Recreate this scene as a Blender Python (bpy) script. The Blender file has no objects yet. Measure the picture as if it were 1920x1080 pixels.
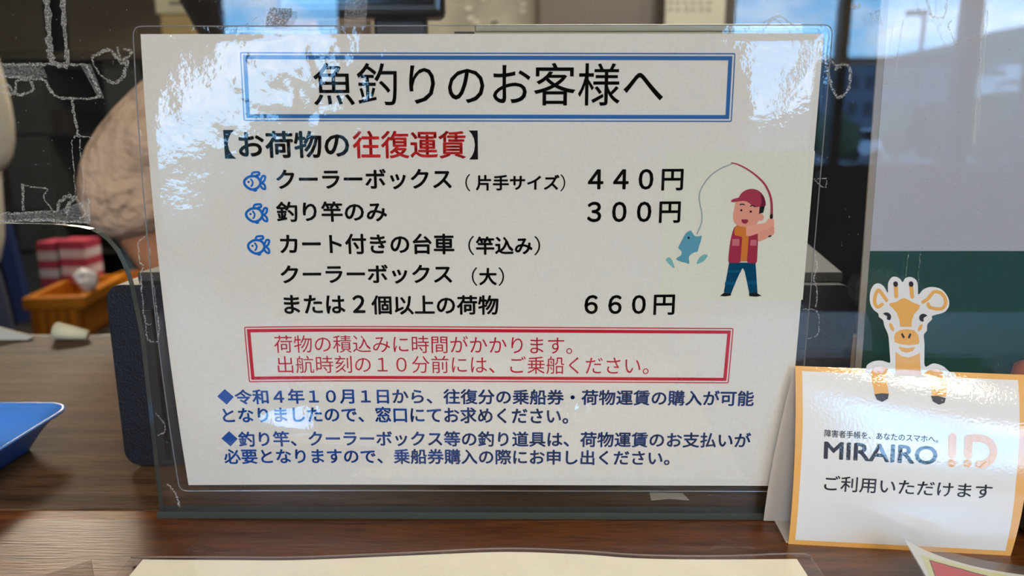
import bpy, bmesh, math, random
from mathutils import Vector, Matrix, noise
from mathutils.geometry import tessellate_polygon
random.seed(7)
S = bpy.context.scene
COL = S.collection

# ------------------------------------------------------------------ camera
FPX, PITCH, YAW, ROLL = 1387.0, -0.2114, 0.0067, 0.0011
CX, CY, CZ = 15.413, -336.448, 65.52          # mm, origin = centre of the sign, y into the office
ZOFF = 1.124                                   # metres from the floor to the sign centre
COUNTER = -124.0                               # mm, counter top in sign coordinates
Rcam = Matrix.Rotation(YAW, 3, 'Z') @ Matrix.Rotation(PITCH, 3, 'X') @ Matrix.Rotation(ROLL, 3, 'Y')
Ccam = Vector((CX, CY, CZ))
def M(x, y, z):                                # mm in sign coordinates -> metres in the world
    return Vector((x/1000, y/1000, z/1000+ZOFF))
cd = bpy.data.cameras.new('camera'); cam = bpy.data.objects.new('camera', cd); COL.objects.link(cam)
cam.matrix_world = Matrix.Translation(M(*Ccam)) @ (Rcam @ Matrix.Rotation(math.pi/2, 3, 'X')).to_4x4()
cd.sensor_width = 36; cd.lens = FPX/1920*36; cd.clip_start = .02; cd.clip_end = 3000
cd.dof.use_dof = True; cd.dof.focus_distance = .345; cd.dof.aperture_fstop = 8.0
S.camera = cam

# ------------------------------------------------------------------ light and exposure
S.view_settings.view_transform = 'Standard'; S.view_settings.look = 'None'
S.view_settings.gamma = 1; S.view_settings.use_curve_mapping = False
S.view_settings.exposure = 0.0
SKY, LAMP_OFFICE, LAMP_HALL = 13.0, 45.0, 62.0
W = bpy.data.worlds.new('sky'); S.world = W; W.use_nodes = True
nt = W.node_tree; nt.nodes.clear()
def N(t, ty, **k):
    n = t.nodes.new(ty)
    for a, b in k.items():
        if a in n.inputs: n.inputs[a].default_value = b
        else: setattr(n, a, b)
    return n
tc = N(nt, 'ShaderNodeTexCoord'); sp = N(nt, 'ShaderNodeSeparateXYZ')
nt.links.new(tc.outputs['Generated'], sp.inputs[0])
mp = N(nt, 'ShaderNodeMapping'); mp.inputs['Scale'].default_value = (1, 1, 2.6); mp.inputs['Location'].default_value = (3.3, .4, 1.6)
nt.links.new(tc.outputs['Generated'], mp.inputs[0])
nz = N(nt, 'ShaderNodeTexNoise', Scale=3.4, Detail=7.0, Roughness=.58)
nt.links.new(mp.outputs[0], nz.inputs['Vector'])
rp = N(nt, 'ShaderNodeValToRGB'); rp.color_ramp.elements[0].position = .51; rp.color_ramp.elements[1].position = .70
nt.links.new(nz.outputs[0], rp.inputs[0])
gr = N(nt, 'ShaderNodeValToRGB'); e = gr.color_ramp.elements
e[0].position = 0; e[0].color = (.26, .62, 1, 1); e[1].position = .4; e[1].color = (.12, .42, .98, 1)
nt.links.new(sp.outputs[2], gr.inputs[0])
mx = N(nt, 'ShaderNodeMixRGB'); nt.links.new(rp.outputs[0], mx.inputs[0]); nt.links.new(gr.outputs[0], mx.inputs[1]); mx.inputs[2].default_value = (1.05, 1.08, 1.15, 1)
bg = N(nt, 'ShaderNodeBackground', Strength=SKY); nt.links.new(mx.outputs[0], bg.inputs[0])
wo = N(nt, 'ShaderNodeOutputWorld'); nt.links.new(bg.outputs[0], wo.inputs[0])

def tag(o, label=None, cat=None, group=None, kind=None):
    if label: o['label'] = label
    if cat: o['category'] = cat
    if group: o['group'] = group
    if kind: o['kind'] = kind
    return o
def thing(name, loc, label, cat, group=None):
    o = bpy.data.objects.new(name, None); COL.objects.link(o); o.location = loc
    o.empty_display_size = .05
    return tag(o, label, cat, group)

# ------------------------------------------------------------------ materials
def lin(c):
    return tuple((v/255/12.92 if v/255 <= .04045 else ((v/255+.055)/1.055)**2.4) for v in c)+(1,)
def mat(name, rgb, rough=.5, metal=0, spec=.5, bump=None, mott=None, coat=0, trans=0, emit=None):
    m = bpy.data.materials.new(name); m.use_nodes = True; t = m.node_tree
    b = t.nodes['Principled BSDF']; c = lin(rgb)
    b.inputs['Base Color'].default_value = c; b.inputs['Roughness'].default_value = rough
    b.inputs['Metallic'].default_value = metal; b.inputs['Specular IOR Level'].default_value = spec
    b.inputs['Coat Weight'].default_value = coat; b.inputs['Transmission Weight'].default_value = trans
    tcn = N(t, 'ShaderNodeTexCoord')
    if mott:                                   # (scale, amount): mottled colour
        n = N(t, 'ShaderNodeTexNoise', Scale=mott[0], Detail=5.0); t.links.new(tcn.outputs['Object'], n.inputs['Vector'])
        r = N(t, 'ShaderNodeValToRGB'); r.color_ramp.elements[0].position = .3; r.color_ramp.elements[1].position = .7
        a = mott[1]
        r.color_ramp.elements[0].color = tuple(v*(1-a) for v in c[:3])+(1,)
        r.color_ramp.elements[1].color = tuple(min(1, v*(1+a)) for v in c[:3])+(1,)
        t.links.new(n.outputs[0], r.inputs[0]); t.links.new(r.outputs[0], b.inputs['Base Color'])
    if bump:                                   # (scale, strength, distance)
        n = N(t, 'ShaderNodeTexNoise', Scale=bump[0], Detail=3.0); t.links.new(tcn.outputs['Object'], n.inputs['Vector'])
        u = N(t, 'ShaderNodeBump', Strength=bump[1], Distance=bump[2]); t.links.new(n.outputs[0], u.inputs['Height'])
        t.links.new(u.outputs[0], b.inputs['Normal'])
        if coat: t.links.new(u.outputs[0], b.inputs['Coat Normal'])
    return m
def clear(name, ior=1.5, rough=.0, haze=0.0, hazecol=(200, 205, 210), bump=None, tint=(1, 1, 1)):
    """thin clear sheet: passes light straight through, mirrors by Fresnel, a little dust haze"""
    m = bpy.data.materials.new(name); m.use_nodes = True; t = m.node_tree; t.nodes.clear()
    out = N(t, 'ShaderNodeOutputMaterial'); tr = N(t, 'ShaderNodeBsdfTransparent'); tr.inputs[0].default_value = tint+(1,)
    gl = N(t, 'ShaderNodeBsdfGlossy', Roughness=rough); fr = N(t, 'ShaderNodeFresnel', IOR=ior)
    ge = N(t, 'ShaderNodeNewGeometry'); bk = N(t, 'ShaderNodeMath', operation='MULTIPLY_ADD')   # same mirror strength from both sides
    t.links.new(ge.outputs['Backfacing'], bk.inputs[0]); bk.inputs[1].default_value = 1/ior-ior; bk.inputs[2].default_value = ior
    t.links.new(bk.outputs[0], fr.inputs['IOR'])
    mixs = N(t, 'ShaderNodeMixShader'); t.links.new(fr.outputs[0], mixs.inputs[0])
    src = tr.outputs[0]
    if haze:
        df = N(t, 'ShaderNodeBsdfDiffuse'); df.inputs[0].default_value = lin(hazecol)
        tcn = N(t, 'ShaderNodeTexCoord'); n = N(t, 'ShaderNodeTexNoise', Scale=28.0, Detail=6.0); t.links.new(tcn.outputs['Object'], n.inputs['Vector'])
        v = N(t, 'ShaderNodeTexVoronoi', Scale=210.0); t.links.new(tcn.outputs['Object'], v.inputs['Vector'])
        sp_ = N(t, 'ShaderNodeMath', operation='LESS_THAN'); t.links.new(v.outputs[0], sp_.inputs[0]); sp_.inputs[1].default_value = .06
        s2 = N(t, 'ShaderNodeMath', operation='MULTIPLY'); t.links.new(sp_.outputs[0], s2.inputs[0]); s2.inputs[1].default_value = .22
        mu = N(t, 'ShaderNodeMath', operation='MULTIPLY_ADD'); t.links.new(n.outputs[0], mu.inputs[0]); mu.inputs[1].default_value = haze*2
        t.links.new(s2.outputs[0], mu.inputs[2])
        mh = N(t, 'ShaderNodeMixShader'); t.links.new(mu.outputs[0], mh.inputs[0]); t.links.new(tr.outputs[0], mh.inputs[1]); t.links.new(df.outputs[0], mh.inputs[2])
        src = mh.outputs[0]
    t.links.new(src, mixs.inputs[1]); t.links.new(gl.outputs[0], mixs.inputs[2]); t.links.new(mixs.outputs[0], out.inputs[0])
    if bump:
        tcn = N(t, 'ShaderNodeTexCoord'); prev = None
        for sc, st, di in bump:
            n = N(t, 'ShaderNodeTexNoise', Scale=sc, Detail=2.0); t.links.new(tcn.outputs['Object'], n.inputs['Vector'])
            u = N(t, 'ShaderNodeBump', Strength=st, Distance=di); t.links.new(n.outputs[0], u.inputs['Height'])
            if prev: t.links.new(prev.outputs[0], u.inputs['Normal'])
            prev = u
        t.links.new(prev.outputs[0], gl.inputs['Normal']); t.links.new(prev.outputs[0], fr.inputs['Normal'])
    return m
def residue_mat(name, amount, rgb):
    m = bpy.data.materials.new(name); m.use_nodes = True; t = m.node_tree; t.nodes.clear()
    out = N(t, 'ShaderNodeOutputMaterial'); tr = N(t, 'ShaderNodeBsdfTransparent'); df = N(t, 'ShaderNodeBsdfPrincipled')
    df.inputs['Base Color'].default_value = lin(rgb); df.inputs['Roughness'].default_value = .3
    tcn = N(t, 'ShaderNodeTexCoord'); n = N(t, 'ShaderNodeTexNoise', Scale=1300.0, Detail=4.0, Roughness=.75); t.links.new(tcn.outputs['Object'], n.inputs['Vector'])
    r = N(t, 'ShaderNodeValToRGB'); r.color_ramp.elements[0].position = .40; r.color_ramp.elements[1].position = .60
    r.color_ramp.elements[0].color = (amount*.1,)*3+(1,); r.color_ramp.elements[1].color = (amount,)*3+(1,)
    t.links.new(n.outputs[0], r.inputs[0])
    u = N(t, 'ShaderNodeBump', Strength=.8, Distance=.0006); t.links.new(n.outputs[0], u.inputs['Height']); t.links.new(u.outputs[0], df.inputs['Normal'])
    mh = N(t, 'ShaderNodeMixShader'); t.links.new(r.outputs[0], mh.inputs[0]); t.links.new(tr.outputs[0], mh.inputs[1]); t.links.new(df.outputs[0], mh.inputs[2])
    t.links.new(mh.outputs[0], out.inputs[0])
    return m
def wood(name, dark, light, rough=.38, seed=0, spec=.5):
    m = bpy.data.materials.new(name); m.use_nodes = True; t = m.node_tree; b = t.nodes['Principled BSDF']
    tcn = N(t, 'ShaderNodeTexCoord'); mpn = N(t, 'ShaderNodeMapping'); mpn.inputs['Scale'].default_value = (7, 95, 60); mpn.inputs['Location'].default_value = (seed, seed*1.7, 0)
    t.links.new(tcn.outputs['Object'], mpn.inputs[0])
    n = N(t, 'ShaderNodeTexNoise', Scale=1.0, Detail=8.0, Roughness=.62, Distortion=.6); t.links.new(mpn.outputs[0], n.inputs['Vector'])
    r = N(t, 'ShaderNodeValToRGB'); e = r.color_ramp.elements; e[0].position = .32; e[0].color = lin(dark); e[1].position = .68; e[1].color = lin(light)
    t.links.new(n.outputs[0], r.inputs[0])
    mp2 = N(t, 'ShaderNodeMapping'); mp2.inputs['Scale'].default_value = (55, 900, 300); t.links.new(tcn.outputs['Object'], mp2.inputs[0])
    n2 = N(t, 'ShaderNodeTexNoise', Scale=1.0, Detail=4.0); t.links.new(mp2.outputs[0], n2.inputs['Vector'])
    r2 = N(t, 'ShaderNodeValToRGB'); e = r2.color_ramp.elements; e[0].position = .36; e[0].color = (.35, .3, .26, 1); e[1].position = .5; e[1].color = (1, 1, 1, 1)
    t.links.new(n2.outputs[0], r2.inputs[0])
    mm = N(t, 'ShaderNodeMixRGB', blend_type='MULTIPLY'); mm.inputs[0].default_value = .8
    t.links.new(r.outputs[0], mm.inputs[1]); t.links.new(r2.outputs[0], mm.inputs[2]); t.links.new(mm.outputs[0], b.inputs['Base Color'])
    u = N(t, 'ShaderNodeBump', Strength=.5, Distance=.0004); t.links.new(n2.outputs[0], u.inputs['Height']); t.links.new(u.outputs[0], b.inputs['Normal'])
    b.inputs['Roughness'].default_value = rough; b.inputs['Specular IOR Level'].default_value = spec
    return m

# ------------------------------------------------------------------ projection helpers
def ray(px, py):
    return Rcam @ Vector(((px-960)/FPX, 1, -(py-540)/FPX))
def onY(px, py, Y=0.0):
    d = ray(px, py); return Ccam + d*((Y-CY)/d.y)
def onZ(px, py, Z=COUNTER):
    d = ray(px, py); return Ccam + d*((Z-CZ)/d.z)
def mirrored(px, py, Y):                       # point (mm) seen in the screen's reflection, Y behind the photographer
    d = ray(px, py); d = Vector((d.x, -d.y, d.z)); p = onY(px, py, 0); return p + d*(Y/d.y)
def project(p):
    q = Rcam.transposed() @ (Vector(p)-Ccam)
    return (960+FPX*q.x/q.y, 540-FPX*q.z/q.y)
def solve(surf, px, py, a=0., b=0., st=1.0):
    """surface parameters of the surface point seen at a picture position"""
    for _ in range(12):
        x0, y0 = project(surf(a, b)); x1, y1 = project(surf(a+st, b)); x2, y2 = project(surf(a, b+st))
        j11, j21, j12, j22 = (x1-x0)/st, (y1-y0)/st, (x2-x0)/st, (y2-y0)/st
        det = j11*j22-j12*j21; ex, ey = px-x0, py-y0
        a += (ex*j22-ey*j12)/det; b += (ey*j11-ex*j21)/det
        if abs(ex)+abs(ey) < .02: break
    return a, b

# ------------------------------------------------------------------ mesh helpers (world metres)
def link(name, verts, faces, m, parent=None, smooth=False):
    me = bpy.data.meshes.new(name); me.from_pydata([tuple(v) for v in verts], [], faces); me.validate(); me.update()
    if m:
        for k in (m if isinstance(m, (list, tuple)) else [m]): me.materials.append(k)
    if smooth:
        for p in me.polygons: p.use_smooth = True
    o = bpy.data.objects.new(name, me); COL.objects.link(o)
    if parent:
        o.parent = parent; o.matrix_parent_inverse = world(parent).inverted()
    return o
def world(o):
    m = Matrix.LocRotScale(o.location, o.rotation_euler, o.scale)
    return world(o.parent) @ o.matrix_parent_inverse @ m if o.parent else m
class MB:
    def __init__(s): s.v = []; s.f = []
    def add(s, v, f):
        n = len(s.v); s.v += [Vector(a) for a in v]; s.f += [tuple(i+n for i in q) for q in f]; return s
    def box(s, a, b, R=None, c=None):
        (x0, y0, z0), (x1, y1, z1) = a, b
        v = [Vector(p) for p in ((x0,y0,z0),(x1,y0,z0),(x1,y1,z0),(x0,y1,z0),(x0,y0,z1),(x1,y0,z1),(x1,y1,z1),(x0,y1,z1))]
        if R is not None:
            c = Vector(c); v = [R @ (p-c)+c for p in v]
        return s.add(v, [(0,3,2,1),(4,5,6,7),(0,1,5,4),(1,2,6,5),(2,3,7,6),(3,0,4,7)])
    def tube(s, pts, r, n=10, caps=True):
        pts = [Vector(p) for p in pts]; base = len(s.v); rs = r if isinstance(r, (list, tuple)) else [r]*len(pts)
        up = Vector((.13, .31, .94))
        for i, p in enumerate(pts):
            d = (pts[min(i+1, len(pts)-1)]-pts[max(i-1, 0)]).normalized(); a = d.cross(up)
            if a.length < .05: a = d.cross(Vector((1, 0, 0)))
            a.normalize(); b = d.cross(a)
            for k in range(n):
                t = 2*math.pi*k/n; s.v.append(p+(a*math.cos(t)+b*math.sin(t))*rs[i])
        for i in range(len(pts)-1):
            for k in range(n):
                q = base+i*n; s.f.append((q+k, q+(k+1)%n, q+n+(k+1)%n, q+n+k))
        if caps:
            s.f.append(tuple(base+k for k in reversed(range(n)))); q = base+(len(pts)-1)*n; s.f.append(tuple(q+k for k in range(n)))
        return s
    def prism(s, poly, fn0, fn1):
        """poly of 2-D points swept between two mappings"""
        n = len(poly); base = len(s.v)
        s.v += [Vector(fn0(*p)) for p in poly]+[Vector(fn1(*p)) for p in poly]
        tris = tessellate_polygon([[Vector((p[0], p[1], 0)) for p in poly]])
        s.f += [tuple(base+i for i in t) for t in tris]+[tuple(base+n+i for i in reversed(t)) for t in tris]
        s.f += [(base+i, base+(i+1) % n, base+n+(i+1) % n, base+n+i) for i in range(n)]
        return s
    def lathe(s, prof, c, n=24):
        base = len(s.v); c = Vector(c)
        for r, z in prof:
            for k in range(n):
                t = 2*math.pi*k/n; s.v.append(c+Vector((r*math.cos(t), r*math.sin(t), z)))
        for i in range(len(prof)-1):
            for k in range(n):
                q = base+i*n; s.f.append((q+k, q+(k+1)%n, q+n+(k+1)%n, q+n+k))
        return s
    def build(s, name, m, parent=None, smooth=False, bevel=0, seg=2, fix=True):
        o = link(name, s.v, s.f, m, parent, smooth)
        if fix:
            b = bmesh.new(); b.from_mesh(o.data); bmesh.ops.recalc_face_normals(b, faces=b.faces); b.to_mesh(o.data); b.free()
            if smooth:
                for p in o.data.polygons: p.use_smooth = True
        if bevel:
            k = o.modifiers.new('bevel', 'BEVEL'); k.width = bevel; k.segments = seg; k.limit_method = 'ANGLE'
        return o
def spline(pts, n=6, closed=False):
    P = [Vector(p) for p in pts]; L = len(P); out = []
    rng = range(L) if closed else range(L-1)
    for i in rng:
        if closed: a, b, c, d = P[i-1], P[i], P[(i+1) % L], P[(i+2) % L]
        else: a, b, c, d = P[max(i-1, 0)], P[i], P[i+1], P[min(i+2, L-1)]
        for k in range(n):
            t = k/n; out.append(.5*((2*b)+(c-a)*t+(2*a-5*b+4*c-d)*t*t+(3*b-a-3*c+d)*t**3))
    if not closed: out.append(P[-1])
    return out

class Sheet:
    """a surface to print on: fn(a, b, layer) -> mm; pictures and letters are laid in its own parameters"""
    def __init__(s, fn, start, st): s.fn, s.start, s.st = fn, start, st
    def par(s, px, py): return solve(lambda a, b: s.fn(a, b, 0), px, py, *s.start, s.st)
    def poly(s, name, pts, m, parent, layer, smooth=True, n=5):
        P = [s.par(*p) for p in pts]
        if smooth: P = [tuple(v) for v in spline([Vector((p[0], p[1], 0)).to_2d() for p in P], n, True)]
        tris = tessellate_polygon([[Vector((p[0], p[1], 0)) for p in P]])
        return P, tris
    def shape(s, name, polys, m, parent, layer, smooth=True):
        mb = MB()
        for pts in polys:
            P, tris = s.poly(name, pts, m, parent, layer, smooth)
            mb.add([M(*s.fn(p[0], p[1], layer)) for p in P], [tuple(t) for t in tris])
        return mb.build(name, m, parent)
    def stroke(s, name, lines, m, parent, layer, jitter=0, n=5, ends=True):
        """lines: (points in picture px, width or [w0, w1] in px, closed)"""
        mb = MB()
        for L in lines:
            pts, w = L[0], L[1]; closed = L[2] if len(L) > 2 else False
            Q = [Vector(p) for p in pts]
            Q = spline(Q, n, closed) if len(Q) > 2 else [Q[0].lerp(Q[1], i/8) for i in range(9)]
            if jitter: Q = [q+Vector((random.gauss(0, jitter), random.gauss(0, jitter))) for q in Q]
            ws = [w if not isinstance(w, (list, tuple)) else w[0]+(w[1]-w[0])*i/max(1, len(Q)-1) for i in range(len(Q))]
            if jitter: ws = [max(.5, v*random.uniform(.7, 1.7)) for v in ws]
            V = []; F = []; n_ = len(Q)
            for i, q in enumerate(Q):
                a = Q[i-1] if (i > 0 or closed) else Q[i]; b = Q[(i+1) % n_] if (i < n_-1 or closed) else Q[i]
                d = (b-a); d = d.normalized() if d.length > 1e-6 else Vector((1, 0)); nn = Vector((-d.y, d.x))
                for sg in (1, -1):
                    p = q+nn*(ws[i]/2*sg); V.append(M(*s.fn(*s.par(p.x, p.y), layer)))
            for i in range(n_ if closed else n_-1):
                j = (i+1) % n_; F.append((2*i, 2*j, 2*j+1, 2*i+1))
            mb.add(V, F)
            if ends and not closed:
                for q, wv in ((Q[0], ws[0]), (Q[-1], ws[-1])):
                    ring = [q+Vector((math.cos(t*.5236), math.sin(t*.5236)))*wv/2 for t in range(12)]
                    mb.add([M(*s.fn(*s.par(p.x, p.y), layer-.004)) for p in ring], [tuple(range(12))])
        return mb.build(name, m, parent)
    def disc(s, name, cs, m, parent, layer):
        return s.shape(name, [[(c[0]+c[2]*math.cos(k*.3927), c[1]+(c[3] if len(c) > 3 else c[2])*math.sin(k*.3927)) for k in range(16)] for c in cs], m, parent, layer, False)
    def text(s, name, pieces, m, parent, layer):
        """pieces: (string, xl, xr, top_l, bottom_l, top_r, bottom_r, weight) ink box in picture px"""
        for (body, xl, xr, tl, bl, tr, br, wt) in pieces:
            mb = MB(); V, F = glyphs(body, wt)
            x0 = min(v[0] for v in V); x1 = max(v[0] for v in V); y0 = min(v[1] for v in V); y1 = max(v[1] for v in V)
            A = s.par(xl, (tl+bl)/2); B = s.par(xr, (tr+br)/2)
            hl = (s.par(xl, tl)[1], s.par(xl, bl)[1]); hr = (s.par(xr, tr)[1], s.par(xr, br)[1])
            out = []
            for v in V:
                u = (v[0]-x0)/(x1-x0); w = (v[1]-y0)/(y1-y0)
                a = A[0]+(B[0]-A[0])*u; top = hl[0]+(hr[0]-hl[0])*u; bot = hl[1]+(hr[1]-hl[1])*u
                out.append(M(*s.fn(a, bot+(top-bot)*w, layer)))
            mb.add(out, F); mb.build(name, m, parent, fix=False)
def glyphs(body, weight):
    cu = bpy.data.curves.new('letters', 'FONT'); cu.body = body; cu.size = 1; cu.resolution_u = 3; cu.fill_mode = 'FRONT'
    o = bpy.data.objects.new('letters', cu); COL.objects.link(o); bpy.context.view_layer.update()
    me = bpy.data.meshes.new_from_object(o.evaluated_get(bpy.context.evaluated_depsgraph_get()))
    V = [tuple(v.co) for v in me.vertices]; F = [tuple(p.vertices) for p in me.polygons]
    if weight > 0:                             # bolder strokes: the letter laid eight times round a small circle
        n = len(V); V0, F0 = V, F; V, F = [], []
        for k in range(8):
            dx, dy = weight*math.cos(k*math.pi/4), weight*math.sin(k*math.pi/4)
            V += [(x+dx, y+dy, z) for x, y, z in V0]; F += [tuple(i+k*n for i in f) for f in F0]
    bpy.data.objects.remove(o); bpy.data.curves.remove(cu); bpy.data.meshes.remove(me)
    return V, F

# ------------------------------------------------------------------ setting
FACADE = -4000.0; OFFICE_BACK = 3.9
zfloor = 0.0; zceil = 2.75
m_wall_dark = mat('wall_hall', (42, 40, 38), .8, mott=(3, .08))
m_wall_back = mat('wall_office', (96, 84, 66), .8, mott=(3, .08))
m_ceil = mat('ceiling', (150, 146, 138), .9)
m_floor = mat('floor_tile', (92, 88, 82), .45, mott=(5, .15))
m_frame = mat('window_frame', (44, 42, 40), .4, .3)
def struct(o): o['kind'] = 'structure'; return o
XL, XR = -3.4, 3.8
struct(MB().box((XL-.1, FACADE/1000-.2, -.05), (XR+.1, OFFICE_BACK+.1, 0)).build('floor', m_floor))
struct(MB().box((XL-.1, FACADE/1000-.2, zceil), (XR+.1, OFFICE_BACK+.1, zceil+.05)).build('ceiling', m_ceil))
struct(MB().box((XL-.1, FACADE/1000-.2, 0), (XL, OFFICE_BACK+.1, zceil)).build('wall_left', m_wall_dark))
struct(MB().box((XR, FACADE/1000-.2, 0), (XR+.1, OFFICE_BACK+.1, zceil)).build('wall_right', m_wall_dark))
struct(MB().box((XL, OFFICE_BACK, 0), (XR, OFFICE_BACK+.1, zceil)).build('wall_back', m_wall_back))
fy = FACADE/1000
sill = M(*mirrored(1650, 318, FACADE)).z; head = 2.55
w1a, w1b = M(*mirrored(398, 30, FACADE)).x, M(*mirrored(640, 30, FACADE)).x
w2a, w2b = M(*mirrored(1372, 30, FACADE)).x, 3.3
mull = [M(*mirrored(p, 30, FACADE)).x for p in (1592, 1834)]+[2.95]
wf = MB()
for a, b in ((XL, w1a), (w1b, w2a), (w2b, XR)): wf.box((a, fy-.12, 0), (b, fy, zceil))
for a, b in ((w1a, w1b), (w2a, w2b)):
    wf.box((a, fy-.12, 0), (b, fy, sill)); wf.box((a, fy-.12, head), (b, fy, zceil))
struct(wf.build('wall_front', m_wall_dark))
m_pane = clear('window_pane', 1.45)
for i, (a, b, ms) in enumerate(((w1a, w1b, []), (w2a, w2b, mull)), 1):
    w = MB(); t = .03
    w.box((a, fy-.09, sill), (a+t, fy-.03, head)); w.box((b-t, fy-.09, sill), (b, fy-.03, head))
    w.box((a, fy-.09, sill), (b, fy-.03, sill+t)); w.box((a, fy-.09, head-t), (b, fy-.03, head))
    for k, x in enumerate(ms):
        t2 = (.026, .05, .03)[k]; w.box((x-t2, fy-.10, sill), (x+t2, fy-.02, head))
    wo_ = struct(w.build('window_%d' % i, m_frame))
    link('pane', [(a, fy-.06, sill), (b, fy-.06, sill), (b, fy-.06, head), (a, fy-.06, head)], [(0, 1, 2, 3)], m_pane, wo_)

# ground and the hill across the bay, seen only mirrored in the screen
m_ground = mat('asphalt', (88, 90, 90), .9, mott=(.6, .2))
struct(link('ground', [(-400, -700, -.25), (400, -700, -.25), (400, fy-.2, -.25), (-400, fy-.2, -.25)], [(0, 1, 2, 3)], m_ground))
m_hill = mat('wooded_hill', (74, 92, 78), .95, mott=(.03, .35))
hv = []; hf = []; nx = 60
ridge = [(-400, 120), (1400, 122), (1600, 112), (1660, 108), (1740, 92), (1820, 70), (1860, 58), (1940, 48), (2100, 30), (2500, 20)]
for i in range(nx+1):
    px = -400+i*2900/nx
    for (a, ya), (b, yb) in zip(ridge, ridge[1:]):
        if a <= px <= b: py = ya+(yb-ya)*(px-a)/(b-a); break
    top = M(*mirrored(px, py+4*noise.noise((i*.7, 0, 0)), -420000)); foot = M(*mirrored(px, 250, -330000))
    for k in range(5):
        u = k/4; p = foot.lerp(top, u); p.z = foot.z+(top.z-foot.z)*math.sin(u*math.pi/2); p.z = p.z if k else -1
        hv.append(p)
for i in range(nx):
    for k in range(4): hf.append((i*5+k, i*5+5+k, i*5+6+k, i*5+1+k))
struct(link('hill', hv, hf, m_hill, smooth=True))
m_house = mat('house_wall', (226, 226, 222), .8); m_roof = mat('house_roof', (96, 92, 92), .8)
hs = [(1655, 196, 34, 20, 'white house mirrored just right of the poster edge, below the hill'), (1700, 178, 26, 14, 'small white house mirrored under the street lamp'), (1745, 212, 30, 18, 'white house mirrored low, left of the thick window post'),
      (1868, 152, 34, 24, 'white house mirrored right of the thick window post'), (1906, 128, 40, 18, 'long white house mirrored highest on the hill at the right edge'), (1900, 172, 30, 30, 'white house mirrored at the right edge below the long one'), (1590, 205, 24, 22, 'white house mirrored beside the narrow window post')]
for px, py, w_, h_, lab in hs:
    Y = -160-(220-py)*.9; a = M(*mirrored(px-w_/2, py+h_/2, Y*1000)); b = M(*mirrored(px+w_/2, py-h_/2, Y*1000))
    t = thing('house', ((a.x+b.x)/2, Y, a.z), lab, 'house', 'houses on the hill')
    MB().box((a.x, Y-5, a.z-6), (b.x, Y, b.z)).build('wall', m_house, t)
    mx_ = (a.x+b.x)/2; MB().prism([(a.x-.4, b.z), (b.x+.4, b.z), (mx_, b.z+(b.x-a.x)*.28)], lambda u, v: (u, Y+.4, v), lambda u, v: (u, Y-5.4, v)).build('roof', m_roof, t)
m_bld = mat('concrete_building', (104, 112, 124), .8); m_bwin = mat('dark_window', (38, 44, 56), .2)
a = M(*mirrored(1560, 118, -90000)); b = M(*mirrored(1800, 118, -90000)); zb = a.z
bd = thing('office_building', ((a.x+b.x)/2, -95, -.25), 'grey flat-roofed building across the car park, mirrored in the screen', 'building')
MB().box((a.x, -105, -.25), (b.x, -90, zb)).build('wall', m_bld, bd)
MB().box((a.x-.4, -105.3, zb), (b.x+.4, -89.6, zb+.6)).build('roof_edge', mat('roof_edge', (52, 50, 48), .8), bd)
nw = 8
for r in range(3):
    for c in range(nw):
        x = a.x+(b.x-a.x)*(c+.5)/nw; z = zb-2.2-r*3.0
        if z > .5: MB().box((x-.55, -90.05, z-.8), (x+.55, -89.95, z+.8)).build('window', m_bwin, bd)
m_steel = mat('galvanised_steel', (96, 98, 98), .5, .6)
p0 = M(*mirrored(1725, 110, -40000)); ptop = M(*mirrored(1725, 24, -40000)); pend = M(*mirrored(1702, 22, -40000))
sl = thing('street_lamp', (p0.x, -40, -.25), 'street lamp with a short arm, mirrored in the screen before the hill', 'street lamp')
MB().tube([(p0.x, -40, -.25), (p0.x, -40, ptop.z)], .09).build('pole', m_steel, sl)
MB().box((pend.x, -40.2, ptop.z-.12), (p0.x+.1, -39.8, ptop.z+.12)).build('lamp_head', m_steel, sl)
m_leaf = [mat('tree_leaf_%s' % k, c, .9, mott=(2, .4)) for k, c in (('dark', (38, 50, 34)), ('mid', (58, 74, 44)), ('pale', (84, 98, 70)))]
m_trunk = mat('bark', (52, 42, 34), .9)
trees = [(1500, 190, -30, 0), (1570, 215, -26, 1), (1690, 205, -34, 2), (1770, 190, -28, 0), (1870, 175, -24, 1), (2010, 190, -22, 0), (2050, 150, -26, 2), (430, 200, -30, 1), (560, 190, -28, 0)]
tl = ['dark round tree mirrored just right of the white sign', 'mid green tree mirrored beside the dark window post', 'pale green tree mirrored below the street lamp',
      'dark tree mirrored left of the thick window post', 'mid green tree mirrored at the right, right of the thick post', 'dark tree at the far right of the reflection',
      'pale tree beyond the right edge of the reflection', 'mid green tree outside the left window behind the photographer', 'dark tree outside the left window behind the photographer']
for (px, py, Y, k), lab in zip(trees, tl):
    top = M(*mirrored(px, py, Y*1000)); r = (top.z+.25)*.42
    t = thing('tree', (top.x, Y, -.25), lab, 'tree', 'trees in the car park')
    MB().tube([(top.x, Y, -.25), (top.x, Y, top.z-r)], [.16, .1]).build('trunk', m_trunk, t)
    b_ = bmesh.new(); bmesh.ops.create_icosphere(b_, subdivisions=3, radius=r)
    for v in b_.verts:
        v.co *= 1+.28*noise.noise(v.co*2.2+Vector((px, 0, 0)))+.12*noise.noise(v.co*6); v.co += Vector((top.x, Y, top.z-r))
    me = bpy.data.meshes.new('crown'); b_.to_mesh(me); b_.free(); me.materials.append(m_leaf[k])
    o = bpy.data.objects.new('crown', me); COL.objects.link(o); o.parent = t; o.matrix_parent_inverse = world(t).inverted()
m_car = [mat('car_paint_white', (236, 240, 244), .25, coat=.5), mat('car_paint_silver', (190, 200, 214), .25, coat=.5)]
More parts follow.
